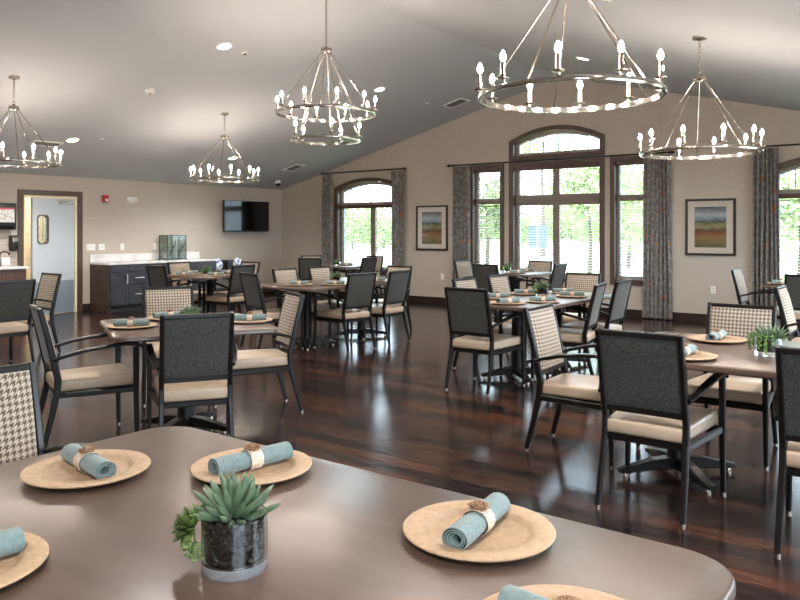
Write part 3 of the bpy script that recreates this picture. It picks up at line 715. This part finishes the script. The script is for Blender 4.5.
two = lambda s: [(0,-s),(0,s)]
table(-1.25, 1.05, 1.84, 1.12, 0, 'large taupe topped table in the foreground with plates and succulent', [(-.5,0),(.5,0)], r=.12)
table(-4.40, 3.37, 1.07, 1.07, -27, 'square taupe topped table at left middle, turned at an angle', [(0,0)])
table(-.70, 4.42, 1.76, 1.16, 0, 'taupe topped table at the right front with trailing plant', [(-.60,.05),(.47,.05)])
table(-3.31, 6.72, .94, 1.86, 0, 'long dark table in the centre with blue window reflections', [(-.08,-.25),(-.08,.65)])
table(-6.42, 7.18, 1.10, 1.92, 0, 'long dark table left of centre seating six', [(0,-.45),(0,.6)])
table(-9.05, 7.38, 1.10, 1.10, 0, 'square dark table in front of the white counter', [(0,0)])
table(-9.55, 10.80, 1.0, 1.0, 20, 'square dark table beside the left arched window', [(0,0)])
table(-5.66, 10.68, .96, .96, 0, 'square dark table beside the middle windows', [(0,0)])
table(-1.35, 10.50, 1.10, 1.10, 0, 'square table beside the right arched window', [(0,0)])
table(-8.78, 3.75, 1.07, 1.07, 0, 'square table at the left edge, hidden behind the blue backed chair', [(0,0)])

# ------------------------------------------------------------------ place settings
plate0 = MB().lathe([(0,.0),(.095,.0),(.115,.007),(.162,.012),(.165,.0155),(.163,.018),(.155,.019),(.124,.0175),(.117,.0150),(.111,.0075),(.104,.0045),(.0,.004)], 64).build('charger_plate', plate_m, None, True)
def make_napkin():
    root = empty('rolled_napkin')
    g = MB(); n = 90; turns = 3.2; L = .118; r0, r1 = .010, .0265; th = .0022
    inner = []; outer = []
    for i in range(n+1):
        t = i/n; a = -turns*2*PI*t+.6; r = r0+(r1-r0)*t
        inner.append((r*math.cos(a), r*math.sin(a))); outer.append(((r+th)*math.cos(a), (r+th)*math.sin(a)))
    o = outer+inner[::-1]; m = len(o); xs = [-L,-L*.5,0,L*.5,L]; sq = [1,1,.93,1,1]
    for k, x in enumerate(xs):
        for (a, b) in o: g.v.append((x, a*1.08*sq[k], b*.92*sq[k]+.0275))
    for k in range(len(xs)-1):
        for i in range(m): g.f.append((k*m+i, k*m+(i+1)%m, (k+1)*m+(i+1)%m, (k+1)*m+i))
    for k in (0, len(xs)-1):
        for i in range(n): g.f.append((k*m+i, k*m+i+1, k*m+m-2-i, k*m+m-1-i))
    g.build('cloth', napk, root, True)
    MB().tube([(-L-.0006,r0*1.08*math.cos(0),.0275),(-L+.001,r0,.0275)], .0001, 3) if False else None
    band = MB().lathe([(.0295,-.019),(.0305,-.019),(.0305,.019),(.0295,.019),(.0295,-.019)], 24, (0,0,.0275), 'x'); band.v = [(x,y*1.03,(z-.0275)*.93+.0275) for x,y,z in band.v]
    rg = band.build('napkin_ring', lace, root, True)
    fl = MB()
    for k in range(16):
        a = k*2.4; rr = .002+.0011*k; h_ = .0145-.0004*k; c = Vector((rr*math.cos(a), rr*math.sin(a), .0555))
        d = Vector((math.cos(a), math.sin(a), 0)); t_ = Vector((-math.sin(a), math.cos(a), 0)); up = Vector((0,0,1)); w_ = .005+.0006*k; lean = .15+.05*k
        pts = [c-t_*w_-d*.3*w_, c, c+t_*w_-d*.3*w_]; tp = [q+up*h_*math.cos(lean)+d*h_*math.sin(lean)*1.1 for q in pts]; th_ = d*.0016
        fl.add(pts+tp+[q+th_ for q in pts+tp], [(0,1,4,3),(1,2,5,4),(6,9,10,7),(7,10,11,8),(3,4,10,9),(4,5,11,10),(0,3,9,6),(2,8,11,5),(0,6,7,1),(1,7,8,2)])
    fl.lathe([(0,.052),(.019,.053),(.014,.058),(.006,.062),(0,.063)], 10)
    fl.build('burlap_rose', burlap, rg)
    return root
nap0 = make_napkin()
first = [True]
def setting(x, y, ang, table_ph, which, z=.76, nap_dx=0, nap_dy=0):
    if first[0]: p, q = plate0, nap0; first[0] = False
    else: p = plate0.copy(); COL.objects.link(p); q = copy_tree(nap0)
    p.location = (x, y, z); q.location = (x+nap_dx, y+nap_dy, z+.0045); q.rotation_euler = (0,0,R(ang)); p.rotation_euler = (0,0,R(ang))
    tag(p, 'round tan plate on %s, %s' % (table_ph, which), 'plate', 'charger plates')
    tag(q, 'teal rolled napkin on %s, %s' % (table_ph, which), 'napkin', 'rolled napkins')
T1 = 'the foreground table'
setting(-1.90, 1.13, -9, T1, 'left end', nap_dx=0)
setting(-1.556, 1.413, 80, T1, 'farthest side behind the succulent')
setting(-.83, 1.405, 97, T1, 'far side near the right')
setting(-.497, 1.121, 175, T1, 'right end, cut by the bottom edge')
setting(-1.55, .648, 80, T1, 'lower left corner of the picture')
T2 = 'the angled left middle table'
setting(-4.53, 3.02, 36, T2, 'left front corner'); setting(-4.11, 3.71, 42, T2, 'right corner'); setting(-4.72, 3.47, 75, T2, 'rear left')
T3 = 'the right front table'
setting(-1.15, 4.74, 88, T3, 'far side'); setting(-1.14, 4.02, 84, T3, 'near side behind the grey chair'); setting(-.35, 4.06, 84, T3, 'near side right')
T4 = 'the long centre table'
setting(-3.25, 6.02, 70, T4, 'near end'); setting(-3.58, 6.42, 38, T4, 'nearer left side'); setting(-3.58, 7.02, 34, T4, 'farther left side')
setting(-3.06, 6.34, 34, T4, 'nearer right side'); setting(-3.33, 7.39, 50, T4, 'far end'); setting(-3.08, 7.04, 34, T4, 'farther right side')
T5 = 'the long table left of centre'
setting(-6.38, 6.55, 40, T5, 'near end'); setting(-6.07, 6.85, 38, T5, 'nearer window side'); setting(-6.07, 7.66, 34, T5, 'farther window side'); setting(-6.36, 7.93, 34, T5, 'far end')
T6 = 'the table before the counter'
setting(-9.20, 7.02, 34, T6, 'left front corner'); setting(-9.40, 7.28, 40, T6, 'left side'); setting(-8.70, 7.20, 34, T6, 'right side'); setting(-8.98, 7.68, 30, T6, 'rear side')
setting(-9.28, 10.80, 34, 'the table beside the left arched window', 'right side')
T8 = 'the table beside the middle windows'
setting(-5.46, 10.45, 34, T8, 'right side'); setting(-5.60, 11.02, 34, T8, 'window side'); setting(-5.95, 10.40, 34, T8, 'left side')
setting(-1.72, 10.22, 30, 'the table beside the right arched window', 'left corner')

# ------------------------------------------------------------------ succulents
def leafmesh(g, base, d, L, w, th, bend=.3, segs=5, tipup=None):
    d = Vector(d).normalized(); up = Vector((0,0,1)); side = d.cross(up)
    if side.length < .05: side = Vector((1,0,0))
    side.normalize(); base = Vector(base); pts = []; secs = []
    for i in range(segs+1):
        t = i/segs; pts.append(base+d*L*t+up*bend*L*t*t*.6)
        s = math.sin(PI*min(1,(t*.85+.12)))**.7*(1 if t < .95 else .35) if not tipup else (.62+.38*min(1,t*1.6))*math.sqrt(max(.03,1-max(0,(t-.62)/.385)**2))
        secs.append([(w*s*math.cos(2*PI*k/6), th*s*math.sin(2*PI*k/6)) for k in range(6)])
    g.sweep(pts, secs, tuple(side))
def pot(root, r, h, pebz, m=soil, glass=True):
    MB().lathe([(0,0),(r*.97,0),(r,.004),(r,.021),(0,.021)], 32).build('glass_base', baseglass, root, True)
    MB().lathe([(r-.0045,.0212),(r,.0212),(r,h-.001),(r-.002,h),(r-.0045,h-.001),(r-.0045,.0212)], 32).build('glass_vase', solidglass, root, True)
    MB().lathe([(0,.0225),(r-.013,.0225),(r-.013,pebz-.006),(r*.7,pebz+.003),(0,pebz+.008)], 24).build('dark_fill', m, root, True)
def pebbles(root, r, h, n, seed):
    rnd = random.Random(seed); g = MB()
    for i in range(n):
        a = rnd.random()*2*PI; z = rnd.uniform(.03, h); q = .0095*rnd.uniform(.75,1.15); rr = r-.0045-q*.66
        c = (rr*math.cos(a), rr*math.sin(a), z)
        t = MB().lathe([(0,-q*.6),(q*.8,-q*.35),(q,0),(q*.8,q*.35),(0,q*.6)], 7).xf(Matrix.Translation(c) @ Matrix.Rotation(a+PI/2,4,'Z') @ Matrix.Rotation(PI/2+rnd.uniform(-.5,.5),4,'X'))
        g.add(t.v, t.f)
    o = g.build('pebbles', soil, root, True); o['kind'] = 'stuff'
def succulent_big(loc):
    root = empty('succulent_planter', loc); tag(root, 'finger leaved succulent in a glass of black pebbles on the foreground table', 'plant', 'succulents in glass')
    pot(root, .064, .108, .10); pebbles(root, .064, .098, 330, 3)
    rnd = random.Random(5); g = MB()
    for ring_, (n, el, L, w) in enumerate(((16,8,.072,.0068),(15,28,.074,.007),(12,48,.070,.007),(9,66,.062,.0066),(4,84,.05,.006))):
        for k in range(n):
            a = 2*PI*(k+.5*ring_)/n+rnd.uniform(-.12,.12); e = R(el+rnd.uniform(-8,8)); rr = .012*(1-ring_*.2)
            leafmesh(g, (rr*math.cos(a), rr*math.sin(a), .098+ring_*.004), (math.cos(a)*math.cos(e), math.sin(a)*math.cos(e), math.sin(e)), L*rnd.uniform(.8,1.12), w, w*.9, .35, 8, True)
    g.build('finger_leaves', leafA, root, True)
    # rosette hanging over the left rim (towards -x -y/+... camera left)
    g = MB(); c = Vector((-.073,-.050,.074)); ax = Vector((-.60,-.72,.38)).normalized()
    e1 = ax.cross(Vector((0,0,1))).normalized(); e2 = ax.cross(e1)
    for ring_, (n, sp, L, w) in enumerate(((11,88,.043,.0105),(10,62,.040,.0105),(8,38,.031,.009),(4,12,.022,.007))):
        for k in range(n):
            a = 2*PI*(k+.5*ring_)/n; q = (e1*math.cos(a)+e2*math.sin(a))*math.sin(R(sp))+ax*math.cos(R(sp))
            leafmesh(g, c+ax*.004*ring_, q, L, w, .0028, .12)
    g.build('rosette', leafB, root, True)
    g = MB(); c2 = Vector((-.055,-.035,.10))
    for k in range(14):
        a = rnd.uniform(0,2*PI); e = R(rnd.uniform(0,70)); leafmesh(g, c2, (math.cos(a)*math.cos(e), math.sin(a)*math.cos(e), math.sin(e)), .03, .005, .003, .1)
    c3 = Vector((-.066,-.046,.030))
    for k in range(34):
        q = c3+Vector((rnd.uniform(-.016,.014), rnd.uniform(-.014,.012), rnd.uniform(-.014,.02)))
        leafmesh(g, q, (rnd.uniform(-1,1),rnd.uniform(-1,1),rnd.uniform(-.2,.8)), .011, .0035, .002, .1, 3)
    MBs = g.tube([(-.05,-.03,.10),(-.066,-.044,.085),(-.066,-.046,.035)], .0015, 5)
    g.build('trailing_sprig', leafC, root, True)
    return root
succulent_big((-1.135, .985, .76))
def succulent_trail(root_name='succulent_planter'):
    root = empty(root_name); pot(root, .062, .085, .075); rnd = random.Random(11); g = MB()
    for ring_, (n, el, L) in enumerate(((14,28,.085),(12,50,.085),(6,72,.07))):
        for k in range(n):
            a = 2*PI*(k+.5*ring_)/n+rnd.uniform(-.2,.2); e = R(el+rnd.uniform(-8,8))
            leafmesh(g, (.02*math.cos(a)+.012, .02*math.sin(a), .076), (math.cos(a)*math.cos(e), math.sin(a)*math.cos(e), math.sin(e)), L*rnd.uniform(.8,1.1), .006, .0035, .15, 4)
    g.build('spiky_leaves', leafA, root, True)
    g = MB()
    for s in range(15):
        a = rnd.uniform(PI*.75, PI*1.9); drop = rnd.uniform(.03,.085); pts = []
        for i in range(7):
            t = i/6; rr = .045+.034*min(1,t*2.2)+.004*rnd.random(); pts.append(Vector((rr*math.cos(a), rr*math.sin(a), .088+.012*math.sin(t*PI)-max(0,t-.3)*drop*1.3)))
        g.tube([tuple(p) for p in pts], .001, 4)
        for i in range(26):
            t = rnd.random(); j = min(5,int(t*6)); p = pts[j].lerp(pts[j+1], t*6-j)
            leafmesh(g, p, (rnd.uniform(-1,1),rnd.uniform(-1,1),rnd.uniform(-.3,.9)), .012, .0042, .0025, .1, 3)
    g.build('trailing_stems', leafC, root, True)
    g = MB(); c = Vector((.045,.02,.085)); ax = Vector((.5,.1,.8)).normalized(); e1 = ax.cross(Vector((0,0,1))).normalized(); e2 = ax.cross(e1)
    for ring_, (n, sp, L) in enumerate(((10,75,.05),(8,48,.046),(5,22,.035))):
        for k in range(n):
            a = 2*PI*(k+.5*ring_)/n; leafmesh(g, c, (e1*math.cos(a)+e2*math.sin(a))*math.sin(R(sp))+ax*math.cos(R(sp)), L, .008, .003, .1)
    g.build('rosette', leafB, root, True)
    return root
s0 = succulent_trail()
for i, (x, y, z, a, sc, lab) in enumerate(((-.80,4.37,.76,-20,1.12,'trailing green succulent in glass on the right front table'),
      (-4.42,3.42,.76,40,.85,'green succulent half hidden behind a chair on the left middle table'),
      (-3.36,6.95,.76,-60,1.05,'trailing succulent in dark glass on the long centre table'),
      (-6.32,7.16,.76,-50,1.0,'trailing succulent on the long table left of centre'),
      (-9.07,7.32,.76,70,.95,'small bushy green plant on the table before the counter'),
      (-9.50,10.80,.76,0,.9,'small dark potted succulent by the left arched window'),
      (-5.80,10.72,.76,20,1.0,'small succulent standing in front of the middle windows'))):
    o = s0 if i == 0 else copy_tree(s0); o.location = (x,y,z); o.rotation_euler = (0,0,R(a)); o.scale = (sc,sc,sc); tag(o, lab, 'plant', 'succulents in glass')

# ------------------------------------------------------------------ chandeliers
def ringmesh(r, w=.014, h=.03, seg=64):
    g = MB(); prof = [(r-w/2,-h/2),(r+w/2,-h/2),(r+w/2+.004,-h/4),(r+w/2+.004,h/4),(r+w/2,h/2),(r-w/2,h/2),(r-w/2,-h/2)]
    return g.lathe(prof, seg)
def candle_parts(root, r, a, z):
    x, y = r*math.cos(a), r*math.sin(a)
    cs_ = MB().lathe([(0,.0),(.008,.002),(.008,.018),(.032,.022),(.034,.027),(.013,.03),(.0125,.115),(0,.117)], 12, (x,y,z)).build('candle_holder', nickel, root, True)
    MB().lathe([(0,.116),(.009,.12),(.0155,.133),(.016,.142),(.011,.158),(.004,.172),(0,.176)], 10, (x,y,z)).build('bulb', bulbm, cs_, True)
def chandelier(loc, zc, label, rings, hubz, ph):
    root = empty('chandelier', loc); tag(root, label, 'chandelier', 'candle ring chandeliers')
    for r, z, n, p in rings:
        ringmesh(r).xf(Matrix.Translation((0,0,z))).build('ring', chrome, root, True)
        for k in range(n): candle_parts(root, r, R(p+360*k/n), z+.015)
        for k in range(5):
            a = R(p+18+72*k); MB().tube([(.035*math.cos(a),.035*math.sin(a),hubz-.01),(r*math.cos(a),r*math.sin(a),z+.01)], .0055, 6).build('rod', nickel, root, True)
    MB().lathe([(0,-.035),(.045,-.03),(.06,-.02),(.06,.016),(.03,.022),(.012,.04),(0,.042)], 16, (0,0,hubz)).build('hub', nickel, root, True)
    ch = MB(); z = hubz+.04; k = 0; top = zc-loc[2]-.03
    while z < top:
        pts = [(.013*math.cos(t),0,z+.018+.018*math.sin(t)) if k % 2 else (0,.013*math.cos(t),z+.018+.018*math.sin(t)) for t in [2*PI*i/10 for i in range(10)]]
        ch.sweep(pts, [[(.0036*math.cos(2*PI*j/5), .0036*math.sin(2*PI*j/5)) for j in range(5)]]*10, (0,1,0) if k % 2 else (1,0,0), closed=True); z += .029; k += 1
    ch.build('chain', nickel, root, True)
    MB().lathe([(0,-.035),(.012,-.03),(.03,-.024),(.062,-.018),(.065,.012),(0,.02)], 20, (0,0,zc-loc[2])).build('canopy', nickel, root, True)
def ph(x, y, img): # image angle -> world angle
    return img+36.57
chandelier((-1.76,4.00,2.19), cz(-1.76), 'large ring chandelier nearest the camera at the top right', [(.512,0,10,35)], .68, 0)
chandelier((-1.855,7.05,2.13), cz(-1.855), 'ring chandelier hanging before the right framed picture', [(.512,0,10,18)], .68, 0)
chandelier((-5.55,6.12,2.71), cz(-5.55), 'two tier ring chandelier hanging from the ceiling ridge', [(.54,0,10,0),(.368,-.29,5,33)], .70, 0)
chandelier((-8.95,4.39,2.22), cz(-8.95), 'ring chandelier cut by the left edge of the picture', [(.512,0,10,33)], .66, 0)
chandelier((-9.02,7.63,2.21), cz(-9.02), 'small far ring chandelier in front of the counter wall', [(.512,0,10,6)], .66, 0)

# ------------------------------------------------------------------ ceiling fixtures
def on_ceiling(name, x, y, label, cat, group=None):
    root = empty(name, (x, y, cz(x))); root.rotation_euler = (0, math.atan(SL)*(1 if x > AX else -1), 0); tag(root, label, cat, group); return root
dl = [(-7.2,6.08,'recessed light left of the two tier chandelier'),(-7.3,9.30,'recessed light right of the two tier chandelier'),(-10.70,6.12,'recessed light beside the leftmost chandelier'),
      (-10.77,9.31,'recessed light behind the small far chandelier'),(-3.95,9.39,'recessed light seen through the largest chandelier')]
extra_fill = [(-3.95,6.08),(-.4,6.1),(-.4,9.3),(-7.2,2.9),(-3.95,2.9),(-.4,2.9),(-10.7,2.9),(-7.2,-.3),(-3.95,-.3),(-10.7,-.3),(-.4,-.3)]  # unseen downlights added as fill, continuing the visible grid
for i, t in enumerate(dl+[(x,y,None) for x,y in extra_fill]):
    x, y, lab = t
    lab = lab or 'added fill recessed light out of frame, %s column, row %s' % ({-3.95:'middle',-.4:'right',-7.2:'centre left',-10.7:'far left'}[x], {6.08:'two',6.1:'two',9.3:'three',2.9:'one',-.3:'behind camera'}[y])
    r_ = on_ceiling('recessed_light', x, y, lab, 'ceiling light', 'recessed downlights')
    MB().lathe([(.075,-.012),(.1,-.008),(.105,0.0),(.105,.004),(.075,.004),(.075,-.012)], 24).build('trim', white, r_, True)
    MB().lathe([(0,-.006),(.074,-.006),(.074,.002),(0,.002)], 20).build('lens', lensm, r_, True)
    ld = bpy.data.lights.new('downlight', 'SPOT'); ld.energy = 95; ld.color = (1,.965,.92); ld.spot_size = R(140); ld.spot_blend = .8; ld.shadow_soft_size = .07
    lo = bpy.data.objects.new('downlight_lamp', ld); COL.objects.link(lo); lo.location = (x, y, cz(x)-.06)
ventm = mat('vent_grey', '#6E6C6A', .5)
for x, y, lab, wx, wy in ((-7.14,11.3,'square ceiling vent left of the middle windows',.2,.2),(-10.95,5.85,'long ceiling vent beside the leftmost chandelier',.10,.34),(-10.96,11.1,'ceiling vent near the left arched window',.2,.2)):
    r_ = on_ceiling('ceiling_vent', x, y, lab, 'vent', 'ceiling vents')
    MB().ring(rect_outline(-wx,wx,-wy/2-.05,wy/2+.05), rect_outline(-wx+.03,wx-.03,-wy/2-.02,wy/2+.02), -.012, .0, 'z').build('frame', white, r_)
    g = MB(); k = -wx+.045
    while k < wx-.04: g.box(k-.004, k+.012, -wy/2-.02, wy/2+.02, -.010, -.006); k += .028
    g.box(-wx+.03,wx-.03,-wy/2-.02,wy/2+.02,-.004,.0); g.build('louvres', ventm, r_)
r_ = on_ceiling('smoke_detector', -8.68, 6.06, 'round smoke detector between the leftmost and two tier chandeliers', 'smoke detector')
MB().lathe([(0,-.05),(.035,-.05),(.045,-.04),(.062,-.035),(.068,-.01),(.068,0),(0,0)], 20).build('housing', white, r_, True); MB().lathe([(0,-.058),(.012,-.056),(.016,-.05),(0,-.05)], 10).build('sensor', nickel, r_, True)
for x, y, lab in ((-7.23,6.44,'small sprinkler disc right of the smoke detector'),(-10.56,6.51,'small sprinkler disc near the leftmost chandelier'),(-7.38,10.74,'small sprinkler disc left of the square vent'),(-10.65,10.70,'small sprinkler disc beside the far left vent'),(-2.23,5.79,'sprinkler disc above the largest chandelier')):
    r_ = on_ceiling('fire_sprinkler', x, y, lab, 'sprinkler', 'ceiling sprinklers')
    MB().lathe([(0,-.012),(.035,-.011),(.04,-.004),(.04,0),(0,0)], 16).build('escutcheon', white, r_, True); MB().lathe([(0,-.022),(.02,-.021),(.02,-.018),(.006,-.016),(.006,-.011),(0,-.011)], 12).build('deflector', nickel, r_, True)
r_ = on_ceiling('security_camera', -11.85, 11.5, 'small dome security camera on the ceiling near the corner', 'security camera')
MB().lathe([(0,0),(.07,0),(.07,-.045),(.055,-.055),(0,-.055)], 18).build('base', white, r_, True); MB().lathe([(.05,-.055),(.048,-.075),(.03,-.098),(0,-.105)], 16).build('dome', glossblack, r_, True)

# ------------------------------------------------------------------ outdoors
grass = mat('lawn_grass', '#7E9A5C', .9); noise_col(grass, '#84935F', '#9CA878', (1,1,1), .8, 6)
tag(MB().box(-120, 120, WY+.25, 28, -.35, -.1).box(-120,120,40,160,-.35,-.1).build('lawn', grass), kind='structure')
tag(MB().box(-120, 120, -60, WY+.249, -.4, -.15).build('ground', mat('gravel','#A7A299',.9)), kind='structure')
tag(MB().box(-120, 120, 28, 40, -.35, -.09).build('road', mat('road_asphalt','#CFCDC8',.85)), kind='structure')
bark = mat('tree_bark', '#4E443B', .9)
leafm = [mat('tree_leaves_%d' % i, c, .6, Transmission_Weight=0.0) for i, c in enumerate(('#86945F','#929F6C','#7A8A57'))]
def tree(x, y, h, r, label, m, n=2200, seed=0, trunkfrac=.3):
    rnd = random.Random(seed); root = empty('tree', (x, y, -.1)); tag(root, label, 'tree', 'trees on the lawn outside')
    MB().tube([(0,0,0),(.05,.02,h*.3),(-.04,0,h*.6),(.02,0,h*.85)], [.045*h*.55,.03*h*.55,.02*h*.5,.01*h], 8).build('trunk', bark, root, True)
    g = MB(); blobs = [(rnd.uniform(-r,r)*.7, rnd.uniform(-r,r)*.7, h*rnd.uniform(trunkfrac,.92), r*rnd.uniform(.3,.5)) for _ in range(16)]
    for i in range(n):
        bx, by, bz, br = blobs[i % len(blobs)]
        d = Vector((rnd.gauss(0,1), rnd.gauss(0,1), rnd.gauss(0,1))).normalized()*br*rnd.uniform(.6,1.05)
        c = Vector((bx,by,bz))+d; a = Vector((rnd.gauss(0,1), rnd.gauss(0,1), rnd.gauss(0,1))).normalized(); b = a.orthogonal().normalized(); q = .035*r+.05
        g.add([c-a*q, c+b*q*.5, c+a*q, c-b*q*.5], [(0,1,2,3)])
    g.build('foliage', m, root)
tspec = [
    (-10.2, 24.8, 4.0, 1.5, 'leafy tree framed by the right half of the middle window', 2600, 0.3),
    (-18.6, 38.5, 7.8, 2.2, 'tall sparse tree whose crown shows in the arch over the middle window', 1500, 0.72),
    (-15.1, 26.2, 4.0, 1.5, 'leafy tree outside the narrow left side window', 2600, 0.3),
    (-10.5, 29.5, 4.3, 1.3, 'leafy tree outside the narrow right side window', 2600, 0.3),
    (-4.0, 26.9, 3.8, 2.0, 'leafy tree filling the right arched window', 3400, 0.3),
    (-3.6, 34.7, 4.7, 2.6, 'farther tree beyond the right arched window', 2600, 0.3),
    (-40.1, 47.4, 3.4, 2.8, 'bushy tree in the left half of the left arched window', 2600, 0.3),
    (-40.5, 52.2, 3.2, 3.0, 'bushy tree in the right half of the left arched window', 2600, 0.3),
    (-39.2, 43.2, 3.4, 2.6, 'bushy tree left of the left arched window', 2600, 0.3),
    (-44.2, 85.5, 3.7, 3.6, 'distant low tree left of the road sign', 2600, 0.3),
    (-46.1, 96.5, 4.3, 3.8, 'distant low tree behind the road sign', 2600, 0.3),
    (-40.4, 92.1, 4.6, 3.8, 'distant low tree right of the road sign', 2600, 0.3),
    (-41.7, 106.0, 5.3, 4.5, 'distant low tree right of the tall leafy tree', 2600, 0.3),
    (-51.2, 86.5, 4.0, 4, 'distant low tree beyond the left side window', 2600, 0.3),
    (-30.4, 89.5, 4.6, 4, 'distant low tree beyond the right side window', 2600, 0.3)]
for i, (x, y, h, r, lab, n, tf) in enumerate(tspec): tree(x, y, h, r, lab, leafm[i % 3], n, i, tf)
g = MB(); rnd = random.Random(3)
hedge = empty('hedge', (0,0,0)); tag(hedge, 'low green hedge line along the far side of the road', 'hedge')
for i in range(9000):
    x = rnd.uniform(-110,40); y = rnd.uniform(118,122); z = rnd.uniform(-.1,2.9+.7*math.sin(x*.31)+.5*math.sin(x*.83)); c = Vector((x,y,z)); a = Vector((rnd.gauss(0,1), rnd.gauss(0,1), rnd.gauss(0,1))).normalized(); b = a.orthogonal().normalized()
    g.add([c-a*.45, c+b*.35, c+a*.45, c-b*.35], [(0,1,2,3)])
g.build('foliage', leafm[2], hedge)
sgn = empty('road_sign', (-13.2, 26.9, -.1), R(20)); tag(sgn, 'grey back of a road sign on a post outside the middle window', 'road sign')
MB().box(-.37,.37,-.006,.006,.85,1.75).build('sign_plate', mat('sign_grey','#56606C',.5), sgn); MB().box(-.04,.04,-.05,-.007,0,1.95).build('post', mat('post_grey','#8A8F94',.5), sgn)

# ------------------------------------------------------------------ light
wd = bpy.data.worlds.new('World'); SC.world = wd; wd.use_nodes = True
bg = wd.node_tree.nodes['Background']; bg.inputs[0].default_value = (.74,.87,1.0,1); bg.inputs[1].default_value = 6.0
sun = bpy.data.lights.new('sun', 'SUN'); sun.energy = 3.5; sun.angle = R(2); sun.color = (1,.96,.9)
so = bpy.data.objects.new('sun', sun); COL.objects.link(so); so.rotation_euler = (R(42), 0, R(-25))
def portal(x, y, z, sx, sy, rot):
    l = bpy.data.lights.new('portal', 'AREA'); l.shape = 'RECTANGLE'; l.size = sx; l.size_y = sy; l.cycles.is_portal = True
    o = bpy.data.objects.new('window_portal', l); COL.objects.link(o); o.location = (x,y,z); o.rotation_euler = rot
for a, b, z0, z1 in ((LW[0],LW[1],.6,2.46),(SLW[0],SLW[1],.6,2.58),(CW[0],CW[1],.6,2.58),(CW[0],CW[1],2.77,3.2),(SRW[0],SRW[1],.6,2.58),(RWn[0],RWn[1],.6,2.46)):
    portal((a+b)/2, WY+.3, (z0+z1)/2, b-a, z1-z0, (R(-90),0,0))
for a, b in ((-1.6,.8),(2.4,5.4),(6.8,10.2)): portal(EX+.22, (a+b)/2, 1.4, 1.6, b-a, (0,R(90),0))

# ------------------------------------------------------------------ camera
cam = bpy.data.cameras.new('camera'); cam.sensor_width = 36; cam.lens = 748/800*36; cam.shift_y = -(300-231)/800; cam.clip_end = 400; cam.clip_start = .05
co = bpy.data.objects.new('camera', cam); COL.objects.link(co); co.location = (0,0,1.42); co.rotation_euler = (R(90),0,R(36.57)); SC.camera = co
vs = SC.view_settings; vs.view_transform = 'Standard'; vs.look = 'None'; vs.gamma = 1; vs.use_curve_mapping = False; vs.exposure = 1.35
SC.cycles.use_denoising = True; SC.cycles.max_bounces = 10; SC.cycles.diffuse_bounces = 5; SC.cycles.transparent_max_bounces = 24; SC.cycles.sample_clamp_indirect = 6
